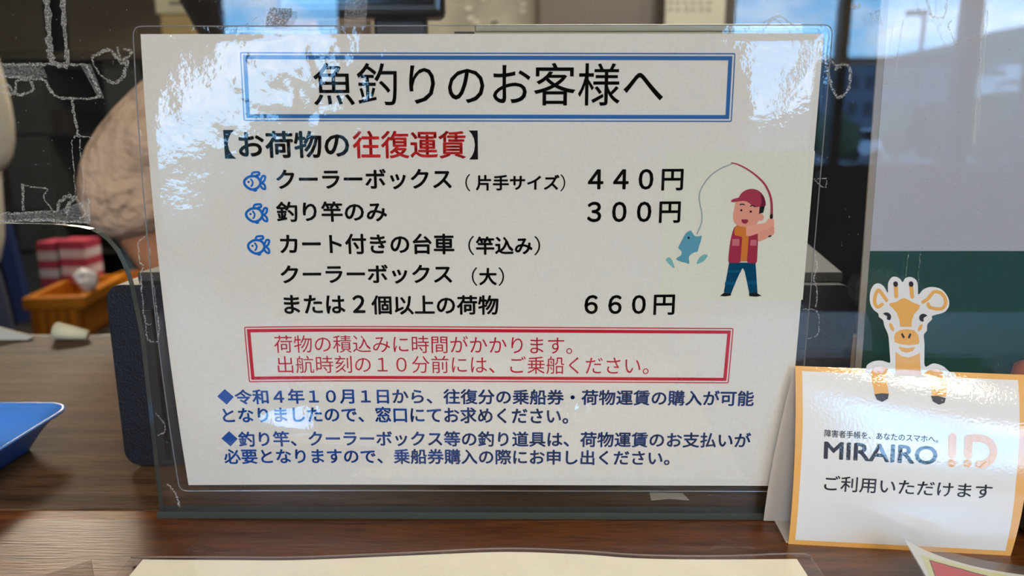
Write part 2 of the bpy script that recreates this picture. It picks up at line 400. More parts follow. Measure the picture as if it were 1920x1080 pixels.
m_tyre = mat('tyre', (20, 20, 20), .8); m_cglass = mat('car_glass', (30, 36, 44), .1)
for (px, py, Y, k, lab) in ((1606, 296, -34, 0, 'white car mirrored beside the dark window post'), (1732, 296, -38, 1, 'silver car mirrored below the street lamp'), (1868, 300, -30, 0, 'white van mirrored at the far right of the reflection')):
    c = M(*mirrored(px, py, Y*1000)); c.z = -.25
    t = thing('car', (c.x, Y, -.25), lab, 'car', 'parked cars')
    L = 1.75
    prof = [(-L, .3), (L, .3), (L, .8), (1.0, .92), (.55, 1.42), (-1.1, 1.45), (-1.7, 1.0), (-L, .9)]
    MB().prism(prof, lambda u, v: (c.x+u*.45, Y-.8, v-.25), lambda u, v: (c.x+u*.45, Y+.8, v-.25)).build('body', m_car[k], t, bevel=.05)
    MB().box((c.x-.45, Y+.79, .68), (c.x+.3, Y+.82, 1.1)).build('window', m_cglass, t)
    for dx in (-.5, .5):
        MB().tube([(c.x+dx, Y+.65, .03), (c.x+dx, Y+.85, .03)], .28, 16).build('wheel', m_tyre, t)

# ------------------------------------------------------------------ lamps of the room
def ceiling_lamp(name, x, y, sx, sy, power, col, label, z=zceil, rx=0, rz=0):
    t = thing(name, (x, y, z), label, 'ceiling lamp'); 
    h = MB().box((-sx/2-.03, -sy/2-.03, -.05), (sx/2+.03, sy/2+.03, -.005)); R = Matrix.Translation((x, y, z)) @ Matrix.Rotation(rz, 4, 'Z') @ Matrix.Rotation(rx, 4, 'X')
    h.v = [R @ v for v in h.v]; h.build('housing', mat('lamp_housing', (200, 198, 190), .5), t)
    ld = bpy.data.lights.new('lamp_light', 'AREA'); ld.shape = 'RECTANGLE'; ld.size = sx; ld.size_y = sy; ld.energy = power; ld.color = col
    lo = bpy.data.objects.new('lamp_light', ld); COL.objects.link(lo); lo.matrix_world = R @ Matrix.Translation((0, 0, -.055))
    return t
pl_ = ceiling_lamp('hanging_lamp', -1.3, 2.2, .9, .22, LAMP_OFFICE*.5, (1, .84, .64), 'warm lamp hanging low in the office, behind and left of the counter', z=1.93, rx=math.radians(-58), rz=math.radians(29))
MB().tube([(-1.3, 2.2, 1.93), (-1.3, 2.2, zceil)], .006).build('cord', mat('cord_black', (20, 20, 20), .6), pl_)
ceiling_lamp('ceiling_lamp', .5, 1.5, 1.2, .3, LAMP_OFFICE, (1, .93, .82), 'long ceiling lamp over the middle of the office')
ceiling_lamp('ceiling_lamp', .35, -1.15, 1.2, .3, LAMP_HALL*.33, (1, .86, .66), 'long ceiling lamp over the waiting hall, nearest the counter')
ceiling_lamp('ceiling_lamp', -.9, -2.9, 1.2, .3, LAMP_HALL, (1, .88, .70), 'added unseen fill lamp over the waiting hall, at the left by the windows')  # added fill, unseen: warm frontal light for the notice
ceiling_lamp('ceiling_lamp', 1.1, -2.9, 1.2, .3, LAMP_HALL, (1, .88, .70), 'added unseen fill lamp over the waiting hall, at the right by the windows')  # second added fill, unseen, brightens the notice from the front right

# ------------------------------------------------------------------ counter
zc = COUNTER/1000+ZOFF
m_wood = wood('counter_wood', (60, 27, 5), (110, 62, 20), .36, 0, .7); m_wood2 = wood('counter_wood_back', (64, 46, 29), (104, 78, 54), .6, 3, .25); m_strip = wood('strip_wood', (96, 54, 22), (140, 88, 44), .4, 7)
ct = thing('counter', (0, .05, 0), 'brown wood-grain service counter running under the clear screen', 'counter')
MB().box((-1.6, -.42, zc-.04), (1.6, -.0015, zc)).build('front_board', m_wood, ct, bevel=.0006)
MB().box((-1.6, -.0012, zc-.04), (1.6, .0076, zc-.0006)).build('joint_strip', m_strip, ct)
MB().box((-1.6, .0079, zc-.04), (1.6, .331, zc)).build('back_board', m_wood2, ct, bevel=.0006)
MB().box((-1.6, -.36, 0), (1.6, -.33, zc-.04)).build('front_panel', mat('counter_front', (70, 50, 34), .6), ct)
e_ = MB(); prev = [(1.6, zc-.02)]
prof = [(-1.6, zc-.02), (1.6, zc-.02)]+[(1.6-i*.02, zc+.0004+.0012*random.random()) for i in range(161)]
e_.prism(prof, lambda u, v: (u, .3312, v), lambda u, v: (u, .3335, v))
e_.build('edge_banding', mat('edge_banding', (190, 180, 160), .6), ct)

# ------------------------------------------------------------------ clear screen
PT, PB = 1.0, 5.0                              # front and back face, mm
m_screen = clear('acrylic', 1.49, haze=.005); m_edge = mat('acrylic_edge', (92, 104, 100), .12, 0, .8, trans=.35)
sc_ = thing('clear_screen', (0, .003, zc), 'clear acrylic screen with a rounded pass-through, standing on the wooden counter', 'screen')
edge_px = [(-900, 400), (-300, 412), (0, 419), (58, 420), (100, 421), (125, 423), (150, 426), (168, 430), (183, 438), (200, 451), (217, 471), (228, 493), (237, 514), (243, 535)]
arch = [onY(x, y, PT) for x, y in edge_px]
xl = onY(300, 965, PT).x
out = [(p.x, p.z) for p in arch]+[(xl, p) for p in (-30, -60, -90, COUNTER+.2)]
out = [(out[0][0], out[2][1])]+out[2:]
out[0] = (-800, out[1][1])
poly = out+[(800, COUNTER+.2), (800, 560), (-800, 560)]
mbp = MB(); n = len(poly)
for Y in (PT, PB):
    tr = tessellate_polygon([[Vector((p[0], p[1], 0)) for p in poly]])
    mbp.add([M(p[0], Y, p[1]) for p in poly], [tuple(t) for t in tr])
mbp.build('pane', m_screen, sc_, fix=False)
eb = MB()
for i in range(n):
    p, q = poly[i], poly[(i+1) % n]
    eb.add([M(p[0], PT, p[1]), M(q[0], PT, q[1]), M(q[0], PB, q[1]), M(p[0], PB, p[1])], [(0, 1, 2, 3)])
eo = eb.build('polished_edge', m_edge, sc_, fix=False); eo['label'] = 'polished greenish edge'
for p in eo.data.polygons: p.use_smooth = False
sb = MB(); prof = [(-1.2, 0), (.9, 0), (.9, 2.6), (.3, 1.2), (-.5, .5)]
sb.prism(prof, lambda u, v: M(xl-1, u, COUNTER+v), lambda u, v: M(700, u, COUNTER+v)); sb.build('sealant_bead', mat('sealant', (36, 44, 38), .7, bump=(200, .5, .001)), sc_)
sb = MB(); sb.prism([(PB+1.2, 0), (PB+.1, 0), (PB+.1, 3.5)], lambda u, v: M(xl, u, COUNTER+v), lambda u, v: M(700, u, COUNTER+v)); sb.build('sealant_bead', mat('sealant_back', (36, 44, 38), .7), sc_)
face = Sheet(lambda a, b, l: (a, PT-.05-l, b), (0, 0), 1.0)
m_res = residue_mat('tape_residue', .6, (205, 205, 200)); m_film = residue_mat('old_tape_film', .28, (215, 215, 215)); m_greyfilm = residue_mat('grey_tape', .9, (120, 118, 114))
R_ = [([(87, -5), (92, 60), (98, 115), (128, 124)], 9), ([(117, -5), (122, 60), (128, 118)], 7), ([(0, 120), (40, 121), (75, 120), (150, 121), (160, 121)], 4),
      ([(160, 121), (178, 155), (183, 183), (112, 183), (92, 165), (84, 150), (50, 146), (0, 143)], 4), ([(0, 161), (18, 160), (26, 176), (33, 152), (57, 152), (60, 170), (30, 177), (0, 171)], 4),
      ([(172, 108), (205, 94), (228, 118), (238, 112), (232, 142), (215, 155), (203, 152)], 5), ([(172, 108), (184, 135), (203, 152)], 2), ([(219, 86), (228, 112), (248, 97), (232, 92)], 4),
      ([(135, 185), (142, 230), (148, 258)], 4), ([(139, 258), (150, 255), (173, 259)], 2), ([(150, 260), (152, 300)], 2), ([(135, 262), (139, 330), (142, 365)], 1.6), ([(155, 312), (158, 368)], 1.6),
      ([(43, 345), (44, 396)], 4), ([(43, 346), (66, 352), (88, 355), (82, 371), (98, 392)], 2.2), ([(0, 402), (60, 398), (110, 396)], 3), ([(0, 414), (80, 413), (165, 418)], 4),
      ([(108, 395), (112, 378), (128, 368), (145, 372)], 5), ([(125, 400), (128, 385), (140, 372)], 6), ([(165, 372), (167, 418)], 2.5), ([(145, 375), (160, 395), (150, 412)], 4),
      ([(258, 456), (266, 448), (276, 446), (281, 500)], 2.2), ([(258, 456), (262, 490), (268, 500), (264, 520), (272, 600), (285, 607)], 2), ([(283, 505), (292, 560), (297, 635), (277, 636), (274, 607)], 1.8),
      ([(292, 775), (305, 790), (310, 808), (298, 816)], 1.8), ([(315, 908), (330, 925), (337, 950)], 3)]
for r_ in R_: face.stroke('tape_residue', [r_], m_res, sc_, .05, jitter=.9, n=9, ends=False)
R2 = [([(1430, 58), (1458, 30), (1498, 57)], 4), ([(1546, 100), (1556, 150), (1570, 182), (1590, 168), (1594, 130), (1580, 120), (1565, 130)], 4), ([(1549, 103), (1562, 118), (1578, 128)], 2.5),
      ([(1738, -4), (1744, 24), (1752, 32), (1770, 31), (1776, -4)], 3.5), ([(1785, 38), (1778, 50), (1792, 80)], 2), ([(1846, -4), (1842, 50), (1838, 120), (1826, 270)], 4), ([(1852, 20), (1846, 100), (1834, 240)], 2),
      ([(1694, 35), (1685, 90), (1678, 150)], 1.2), ([(1655, 157), (1685, 150), (1715, 120), (1727, 108)], 1.4), ([(1790, 85), (1832, 62)], 1.6), ([(1526, 336), (1548, 336), (1546, 352), (1526, 336)], 1.4),
      ([(1527, 470), (1532, 500), (1526, 520), (1532, 545), (1530, 575)], 2), ([(1505, 580), (1532, 584), (1534, 625), (1515, 635)], 1.4), ([(1703, 475), (1698, 520), (1690, 600)], 1), ([(1726, 475), (1720, 540)], 1),
      ([(1595, 15), (1612, 10)], 5), ([(452, 55), (465, 42)], 1.2), ([(476, 36), (482, 33)], 2)]
for r_ in R2: face.stroke('tape_residue', [r_], m_res, sc_, .05, jitter=.6, n=9, ends=False)
for q_ in [[(0, 122), (78, 120), (90, 146), (0, 144)], [(0, 402), (100, 398), (168, 372), (170, 420), (90, 416), (0, 416)], [(150, 120), (170, 120), (196, 184), (184, 184)], [(1650, 18), (1655, 48), (1634, 40), (1630, 25)]]: face.shape('tape_film', [q_], m_film, sc_, .03, False)
face.shape('tape_scrap', [[(507, 14), (548, 16), (547, 30), (538, 42), (538, 54), (497, 53), (500, 32)]], m_greyfilm, sc_, .06, False)
face.shape('tape_film', [[(648, -3), (690, -3), (686, 53), (644, 53)]], m_film, sc_, .03, False)

# ------------------------------------------------------------------ laminated notice
def wav(x, z):                                 # how far the sheet stands off the screen, mm
    f = math.exp(-((x+178)/70)**2)
    g = max(0, 1-((z+5)/112)**2)
    h = 7.3*f*g
    h += .5*max(0, 1-((z)/108)**2)
    return h
def film_extra(x, z):                          # film blisters and creases
    e_ = 0
    k = 4*math.exp(-((x+72)/40)**2-((z-72)/44)**2)+.9*math.exp(-((x+125)/35)**2-((z-20)/70)**2)+.7*math.exp(-((x+70)/35)**2-((z+75)/25)**2)+.5*math.exp(-((x-60)/20)**2-((z+68)/18)**2)
    e_ += .07*k*(noise.noise((x/10, 0, z/12))+.4*noise.noise((x/5, 3, z/5)))
    for (cx, cz, sx, sz, A) in BUMPS: e_ += A*math.exp(-((x-cx)/sx)**2-((z-cz)/sz)**2)
    return e_
BUMPS = [(-83, -78, 44, 12, 5.2), (42, -68, 6, 6, 2.2), (-132, 16, 24, 20, 1.35), (122, 60, 26, 32, 1.9)]
def sign_fn(x, z, l): return (x, -.35-wav(x, z)-l, z)
sign = Sheet(sign_fn, (0, 0), 1.0)
lam = thing('laminated_notice', M(0, 0, -107), 'large laminated white fare notice with blue and red frames taped to the clear screen', 'sign')
m_paper = mat('printed_paper', (206, 203, 196), .9, spec=.1, mott=(900, .035))
m_tintpaper = mat('illustration_ground', (205, 205, 190), .9, spec=.1, mott=(900, .035))
m_lam = clear('laminate', 1.58, rough=.015, bump=[(420, .09, .0005), (90, .13, .0012)])
def ink(n_, c): return mat('ink_'+n_, c, .9, spec=.1)
m_black, m_red, m_blue, m_bframe, m_rframe, m_crim, m_fish = ink('black', (14, 13, 14)), ink('red', (196, 40, 40)), ink('blue', (28, 74, 150)), ink('frame_blue', (46, 98, 156)), ink('frame_red', (178, 16, 42)), ink('crimson', (170, 18, 46)), ink('icon_blue', (22, 96, 176))
def edge_grid(TL, TR, BR, BL, nu, nv, fn, l):
    V = []; F = []
    for j in range(nv+1):
        for i in range(nu+1):
            u, v = i/nu, j/nv
            p = (Vector(TL)*(1-u)+Vector(TR)*u)*(1-v)+(Vector(BL)*(1-u)+Vector(BR)*u)*v
            V.append(M(*fn(p.x, p.y, l)))
    for j in range(nv):
        for i in range(nu): q = j*(nu+1)+i; F.append((q, q+nu+1, q+nu+2, q+1))
    return V, F
PTL, PTR, PBR, PBL = sign.par(263.5, 64), sign.par(1545, 63), sign.par(1471, 911), sign.par(353.5, 909.5)
V, F = edge_grid(PTL, PTR, PBR, PBL, 90, 64, sign_fn, 0)
link('paper', V, F, m_paper, lam, True)
# film: rounded pouch a few mm larger than the paper
mg = 3.2; hw = (PTR[0]-PTL[0])/2+mg; hh = (PTL[1]-PBL[1])/2+mg; cx0 = (PTL[0]+PTR[0]+PBL[0]+PBR[0])/4; cz0 = (PTL[1]+PBL[1])/2
nu, nv = 270, 190; V = []; F = []; keep = {}
for j in range(nv+1):
    for i in range(nu+1):
        x = -hw+2*hw*i/nu; z = hh-2*hh*j/nv; r = 3.5
        ax, az = abs(x)-(hw-r), abs(z)-(hh-r)
        if ax > 0 and az > 0 and math.hypot(ax, az) > r:
            k = r/math.hypot(ax, az); x = math.copysign(hw-r+ax*k, x); z = math.copysign(hh-r+az*k, z)
        inside = min(hw-abs(x), hh-abs(z)); fade = min(1, max(0, inside-mg*.8)/4)
        X, Z = x+cx0, z+cz0
        V.append(M(X, -.35-wav(X, Z)-.3-max(-.1, film_extra(X, Z)*fade) - .25*fade, Z))
for j in range(nv):
    for i in range(nu): q = j*(nu+1)+i; F.append((q, q+nu+1, q+nu+2, q+1))
link('laminate_film', V, F, m_lam, lam, True)
rim = [V[i] for i in range(nu+1)]+[V[j*(nu+1)+nu] for j in range(1, nv+1)]+[V[nv*(nu+1)+i] for i in range(nu-1, -1, -1)]+[V[j*(nu+1)] for j in range(nv-1, 0, -1)]
rb = MB(); rb.tube([rim[i] for i in range(0, len(rim), 2)]+[rim[0]], .00025, 5, caps=False); rb.build('film_rim', mat('film_rim', (170, 172, 178), .15, trans=.6), lam)

L = .12
sign.shape('illustration_ground', [[(1248, 284), (1528, 283), (1505, 562), (1236, 562)]], m_tintpaper, lam, .05, False)
def frame(name, TL, TR, BR, BL, m, bands):
    c = [Vector(p) for p in (TL, TR, BR, BL)]; mb = MB()
    P = [Vector(sign.par(*p)) for p in c]
    for (d0, d1, rad) in bands:                # inset from the outer line, mm
        def ring(d, r):
            q = [P[0]+Vector((d, -d)), P[1]+Vector((-d, -d)), P[2]+Vector((-d, d)), P[3]+Vector((d, d))]; o = []
            for i in range(4):
                a, b, c_ = q[i-1], q[i], q[(i+1) % 4]; u, w = (a-b).normalized(), (c_-b).normalized()
                for k in range(5):
                    t = k/4; o.append((b+u*r)*(1-t)**2+b*2*t*(1-t)+(b+w*r)*t*t)
                for k in range(1, 40): o.append((b+w*r).lerp(c_-w*r, k/40))
            return o
        A, B = ring(d0, rad), ring(d1, max(.05, rad-.5)); n = len(A)
        mb.add([M(*sign_fn(p.x, p.y, L)) for p in A+B], [(i, (i+1) % n, n+(i+1) % n, n+i) for i in range(n)])
    return mb.build(name, m, lam)
frame('heading_frame', (450, 97.8), (1379, 99.6), (1372, 228.6), (457, 226.8), m_bframe, [(0, .5, .9), (1.25, 2.95, .06)])
frame('warning_frame', (457.5, 612.6), (1375.4, 615), (1366.3, 718.5), (467, 716.6), m_rframe, [(0, .5, .9), (1.2, 2.75, .06)])
sign.text('heading_text', [('魚釣りのお客様へ', 587, 1244, 117.5, 197.2, 117.8, 198.5, .004)], m_black, lam, L)
sign.text('fare_heading', [('【', 420.3, 441.2, 243.6, 297.5, 243.6, 297.5, .0), ('お荷物の', 447, 654.7, 245.3, 296.4, 245.3, 296.6, .024), ('】', 879.5, 896, 244.6, 299, 244.6, 299, .0)], m_black, lam, L)
sign.text('fare_heading_highlight', [('往復運賃', 661.2, 873.4, 245, 297, 245, 297.4, .017)], m_red, lam, L)
sign.text('cool_box_fare', [('クーラーボックス', 518, 847, 317.5, 355.7, 315.6, 355.2, .024), ('（', 872.4, 882, 326, 358.8, 326, 358.8, 0), ('片手サイズ', 892, 1049, 327.6, 357.4, 327.4, 357.2, .028), ('）', 1050.4, 1060, 326.6, 359, 326.6, 359, 0),
    ('４４０', 1102.4, 1225.2, 316.8, 355.6, 316.6, 355.7, .024), ('円', 1240.4, 1281.2, 316.6, 357.4, 316.4, 357.2, .02)], m_black, lam, L)
sign.text('fishing_rod_fare', [('釣り竿のみ', 518, 725.7, 377.8, 416.3, 377.2, 416, .024), ('３００', 1100.6, 1221.4, 378, 416.6, 377.8, 416.4, .024), ('円', 1235.8, 1276, 377.6, 418.2, 377.4, 418, .02)], m_black, lam, L)
sign.text('cart_fare', [('カート付きの台車', 524.8, 852, 438, 477, 437.8, 477, .024), ('（', 877.8, 889.3, 442, 478.4, 442, 478.4, 0), ('竿込み', 892, 998.6, 443.2, 477.6, 443.2, 477.6, .028), ('）', 1001.6, 1013, 442.4, 478.8, 442.4, 478.8, 0),
    ('クーラーボックス', 526, 847.9, 497, 532.6, 495.5, 532.2, .024), ('（', 884.4, 895.2, 501, 536, 501, 536, 0), ('大', 898.2, 931.6, 502.2, 535, 502.2, 535, .028), ('）', 934.4, 945.4, 501, 536, 501, 536, 0),
    ('または', 532.3, 647.4, 553, 588.6, 553, 588.4, .024), ('２', 661, 684.8, 553, 587, 553, 587, .028), ('個以上の荷物', 696.2, 935, 553.4, 590, 553.4, 590.6, .024),
    ('６６０', 1095.6, 1211, 553, 588.8, 553, 588.8, .024), ('円', 1225.4, 1265.2, 552.4, 590.6, 552, 590.4, .02)], m_black, lam, L)
sign.text('warning_text', [('荷物の積込みに時間がかかります。', 514, 1073, 628.6, 661.6, 631.4, 664.4, 0), ('出航時刻の１０分前には、ご乗船ください。', 520.5, 1216.4, 667.4, 700, 668.6, 702.4, 0)], m_crim, lam, L)
sign.text('ticket_note', [('令和４年１０月１日から、往復分の乗船券・荷物運賃の購入が可能', 440, 1413.8, 730.2, 758.8, 732.4, 761.8, .025), ('となりましたので、窓口にてお求めください。', 417.3, 1065.7, 763.8, 793.4, 764.8, 795.4, .025)], m_blue, lam, L)
sign.text('tackle_note', [('釣り竿、クーラーボックス等の釣り道具は、荷物運賃のお支払いが', 446.9, 1407.8, 809, 838, 811, 840, .025), ('必要となりますので、乗船券購入の際にお申し出ください。', 419.7, 1255.9, 841.8, 870.4, 844.6, 873, .025)], m_blue, lam, L)
sign.shape('note_bullet', [[(421.5, 729.2), (438.6, 744), (425.2, 758.6), (407.4, 743.2)]], m_blue, lam, L, False)
sign.shape('note_bullet', [[(429.6, 808), (445.8, 822.6), (432.6, 837), (415.2, 822)]], m_blue, lam, L, False)
def fish_icon(ox, oy):                         # drawn on a 43 x 38 px field
    f = lambda pts: [(ox+x*.1527, oy+y*.1527) for x, y in pts]
    return sign.stroke('fish_icon', [(f([(14, 140), (20, 105), (60, 70), (100, 58), (150, 60), (190, 85), (212, 130), (205, 165), (170, 205), (110, 222), (60, 200), (28, 170)]), 4.8, True),
        (f([(105, 58), (112, 22), (140, 10), (190, 10), (196, 40), (165, 48), (165, 66)]), 4.2), (f([(212, 120), (235, 60), (270, 60), (262, 110), (236, 138), (266, 170), (270, 215), (235, 205), (205, 160)]), 4.2),
        (f([(96, 95), (118, 130), (112, 165), (100, 180)]), 3.4), (f([(66, 128), (68, 128.5)]), 4.2), (f([(120, 224), (145, 240), (165, 232)]), 3)], m_fish, lam, L)
fish_icon(456, 321.5); fish_icon(459.6, 381.8); fish_icon(463.4, 441.4)
# the angler picture
def cs(ox, oy, s): return lambda pts: [(ox+x/s, oy+y/s) for x, y in pts]
A, B, Fq, Cq = cs(1340, 340, 9), cs(1340, 430, 7.714), cs(1240, 430, 13.5), cs(1200, 280, 6)
i_skin, i_cap, i_capd, i_vest, i_shirt, i_jean, i_dark, i_line, i_fishc, i_drop, i_pock, i_mouth, i_jean2 = [ink(k, c) for k, c in (('skin', (205, 142, 122)), ('cap', (150, 52, 74)), ('cap_shade', (96, 26, 48)), ('vest', (148, 44, 68)), ('shirt', (192, 112, 50)), ('trousers', (0, 62, 92)), ('dark', (24, 24, 28)), ('line', (140, 156, 160)), ('fish', (84, 144, 162)), ('drop', (112, 166, 168)), ('pocket', (182, 104, 112)), ('mouth', (138, 40, 66)), ('trouser_stripe', (8, 78, 112)))]
sign.stroke('drawn_line', [(Cq([(1030, 165), (900, 220), (790, 300), (700, 420), (665, 520), (675, 620), (695, 720), (690, 830), (640, 950)]), 2.4)], i_line, lam, L)
sign.stroke('drawn_rod', [(Cq([(1030, 152), (1100, 170), (1200, 220), (1300, 290), (1400, 390), (1460, 510), (1480, 620), (1480, 760)]), [2, 5])], i_cap, lam, L)
sign.shape('drawn_fish', [Fq([(735, 30), (790, 90), (845, 165), (930, 178), (1018, 160), (1000, 290), (950, 440), (915, 560), (820, 590), (700, 690), (705, 865), (620, 845), (500, 820), (370, 748), (490, 660), (510, 560), (430, 470), (480, 350), (560, 200), (630, 90)])], i_fishc, lam, L, True)
sign.shape('drawn_water_drop', [Fq([(112, 765), (190, 708), (260, 760), (300, 850), (335, 972), (280, 960), (165, 850)]), Fq([(890, 875), (930, 760), (1000, 680), (1090, 632), (1172, 655), (1130, 740), (1040, 825)])], i_drop, lam, L)
sign.shape('drawn_trousers', [B([(208, 480), (590, 480), (605, 700), (620, 925), (500, 925), (432, 605), (407, 560), (380, 592), (300, 770), (235, 935), (130, 912), (165, 720)])], i_jean, lam, L, False)
sign.shape('trouser_stripe', [B([(193, 590), (385, 588), (372, 625), (186, 628)]), B([(152, 760), (305, 758), (292, 800), (145, 802)]), B([(462, 745), (606, 745), (610, 795), (474, 795)])], i_jean2, lam, L+.01, False)
sign.shape('drawn_shoe', [B([(75, 962), (135, 915), (235, 932), (232, 958), (150, 970)])], i_dark, lam, L+.01, False)
sign.shape('drawn_shoe', [B([(494, 925), (600, 915), (680, 962), (600, 974), (500, 966)])], i_dark, lam, L+.01, False)
sign.shape('drawn_vest', [A([(378, 742), (330, 775), (300, 850), (275, 950), (255, 1060)])+B([(205, 320), (195, 455), (205, 485), (345, 487), (375, 465), (465, 462), (490, 490), (595, 490), (612, 465), (620, 300), (628, 90)])+A([(728, 870), (560, 840)])], i_vest, lam, L, False)
sign.shape('drawn_shirt', [A([(395, 745), (345, 770), (325, 850), (340, 910), (445, 930)])+B([(398, 120), (372, 462), (465, 462), (492, 108)])+A([(585, 920), (550, 890), (530, 765)])], i_shirt, lam, L+.01, False)
sign.shape('drawn_pocket', [B([(255, 138), (356, 140), (354, 238), (250, 236)]), B([(520, 152), (606, 152), (603, 236), (512, 232)])], i_pock, lam, L+.02, False)
sign.shape('drawn_skin', [A([(365, 330), (335, 440), (308, 580), (330, 690), (400, 750), (520, 772), (640, 758), (705, 720), (740, 668), (800, 660), (832, 605), (800, 552), (765, 540), (770, 420), (640, 380), (500, 310)]),
    A([(740, 870), (880, 790), (990, 750), (1002, 880), (955, 915), (870, 965), (770, 1008), (730, 1000)])], i_skin, lam, L+.02)
sign.shape('drawn_arm', [A([(528, 768), (700, 725), (860, 695), (905, 630), (995, 628), (1008, 740), (900, 800), (720, 882), (600, 922), (532, 920)])], ink('skin_light', (212, 150, 130)), lam, L+.03, False)
sign.shape('drawn_hair', [A([(758, 420), (848, 412), (818, 530), (745, 550)])], i_dark, lam, L+.03, False)
sign.shape('drawn_cap', [A([(275, 328), (310, 298), (400, 272), (440, 210), (510, 155), (600, 128), (690, 135), (770, 180), (830, 260), (858, 350), (852, 412), (760, 425), (690, 437), (620, 402), (560, 352), (490, 330), (400, 338), (300, 352)])], i_cap, lam, L+.04)
sign.shape('cap_back', [A([(770, 182), (830, 260), (858, 350), (852, 415), (772, 424), (790, 330)])], i_capd, lam, L+.05, False)
sign.stroke('drawn_brow', [(A([(428, 393), (460, 384), (498, 392)]), 2.2), (A([(602, 420), (640, 408), (678, 430)]), 2.0)], i_dark, lam, L+.05)
sign.disc('drawn_eye', [(1340+447/9, 340+488/9, 2.1), (1340+607/9, 340+510/9, 2.1)], i_dark, lam, L+.05)
sign.disc('fish_eye', [(1240+690/13.5, 430+212/13.5, 2.2)], i_dark, lam, L+.05)
sign.shape('drawn_mouth', [A([(450, 648), (505, 640), (566, 652), (545, 700), (510, 716), (470, 700)])], i_mouth, lam, L+.05)
sign.stroke('rod_grip', [(A([(957, 575), (955, 610)]), 5.6), (A([(915, 930), (945, 920)]), 3)], i_dark, lam, L+.05)

# ------------------------------------------------------------------ tent card with giraffe
kTL, kTR, kBL, kBR = onY(1491, 686, -5), onY(1929, 703, -12), onZ(1478, 1020), onZ(1895, 1042)
kTL, kTR, kBL, kBR = [Vector(v) for v in (kTL, kTR, kBL, kBR)]
BULGE = 5.5
def card_fn(u, v, l):
    """u across, v up (0 foot, 1 fold), above the fold the die-cut head stands straight on"""
    vv = min(v, 1.0)
    p = (kBL*(1-u)+kBR*u)*(1-vv)+(kTL*(1-u)+kTR*u)*vv
    q = p.copy(); q.y -= BULGE*4*vv*(1-vv)*(.65+.35*u)
    if v > 1: q.z += (v-1)*82; q.y += (v-1)*82*.02
    q.y -= l
    return (q.x, q.y, q.z)
cardS = Sheet(card_fn, (.5, .5), .01)
m_cardw = mat('card_white', (216, 214, 210), .45, coat=1.0, bump=(700, .12, .0004)); m_cardo = mat('card_orange', (222, 164, 80), .45, coat=1.0, bump=(700, .12, .0004)); m_cardk = mat('card_black', (38, 30, 36), .45, coat=1.0, bump=(700, .12, .0004)); m_cardb = mat('card_back', (205, 200, 194), .7)
for m in (m_cardw, m_cardo, m_cardk): m.node_tree.nodes['Principled BSDF'].inputs['Coat Roughness'].default_value = .05; m.node_tree.nodes['Principled BSDF'].inputs['Coat IOR'].default_value = 1.6
tc_ = thing('tent_card', M(190, -20, COUNTER), 'white tent card with orange border and a peeking giraffe, on the counter at the right', 'table card')
def patch(u0, u1, v0, v1, nu, nv, l=0):
    V = []; F = []
    for j in range(nv+1):
        for i in range(nu+1): V.append(M(*card_fn(u0+(u1-u0)*i/nu, v0+(v1-v0)*j/nv, l)))
    for j in range(nv):
        for i in range(nu): q = j*(nu+1)+i; F.append((q, q+1, q+nu+2, q+nu+1))
    return V, F
V, F = patch(0, 1, 0, 1, 16, 24); link('front_panel', V, F, m_cardo, tc_, True)
def fill(name, pts, m, l, grid=26, smooth=False):
    """a printed patch that follows the curved card: clipped from a fine grid of strips"""
    P = [Vector(cardS.par(*p)) for p in pts]
    if smooth: P = spline(P, 5, True)
    bm = bmesh.new(); vs = [bm.verts.new((p.x, p.y, 0)) for p in P]
    es = [bm.edges.new((vs[i], vs[(i+1) % len(vs)])) for i in range(len(vs))]
    bmesh.ops.triangle_fill(bm, edges=es, use_beauty=True, use_dissolve=False)
    lo, hi = min(p.y for p in P), max(p.y for p in P)
    k = int((hi-lo)*grid)
    for i in range(1, k+1):
        g = bm.verts[:]+bm.edges[:]+bm.faces[:]
        bmesh.ops.bisect_plane(bm, geom=g, plane_co=(0, lo+(hi-lo)*i/(k+1), 0), plane_no=(0, 1, 0))
    bmesh.ops.triangulate(bm, faces=bm.faces[:]); bm.verts.index_update()
    V = [M(*card_fn(v.co.x, v.co.y, l)) for v in bm.verts]; F = [tuple(v.index for v in f.verts) for f in bm.faces]; bm.free()
    return V, F
def printed(name, polys, m, l, smooth=False):
    mb = MB()
    for pts in polys: mb.add(*fill(name, pts, m, l, smooth=smooth))
    return mb.build(name, m, tc_, True)
G, H, K = cs(1440, 480, 4), cs(1440, 660, 4), cs(1530, 790, 5.3333)
printed('white_field', [[(1503.8, 695.8), (1908.8, 712.6), (1911.5, 770), (1911, 820), (1905, 900), (1885, 1032.5), (1490.8, 1012), (1500, 900), (1505, 800)]], m_cardw, .06)
outline = G([(735, 845), (745, 815), (790, 790), (850, 784), (905, 800), (916, 790), (912, 720), (906, 640), (898, 585), (872, 525), (862, 482), (832, 457), (825, 430), (790, 400), (765, 350), (765, 275), (790, 220), (830, 205), (870, 230), (897, 275), (900, 205), (925, 162), (958, 155), (990, 172), (1008, 196), (1030, 167), (1068, 157), (1108, 178), (1123, 222), (1127, 288), (1165, 250), (1225, 232), (1300, 250), (1348, 308), (1357, 370), (1322, 420), (1250, 442), (1228, 452), (1228, 475), (1195, 512), (1190, 560), (1168, 592), (1173, 660), (1172, 740), (1178, 828), (1240, 805), (1310, 825), (1362, 868), (1395, 872), (1412, 912), (1412, 960), (735, 940)])
printed('giraffe_cutout', [outline], m_cardw, .1, True)
V2 = []
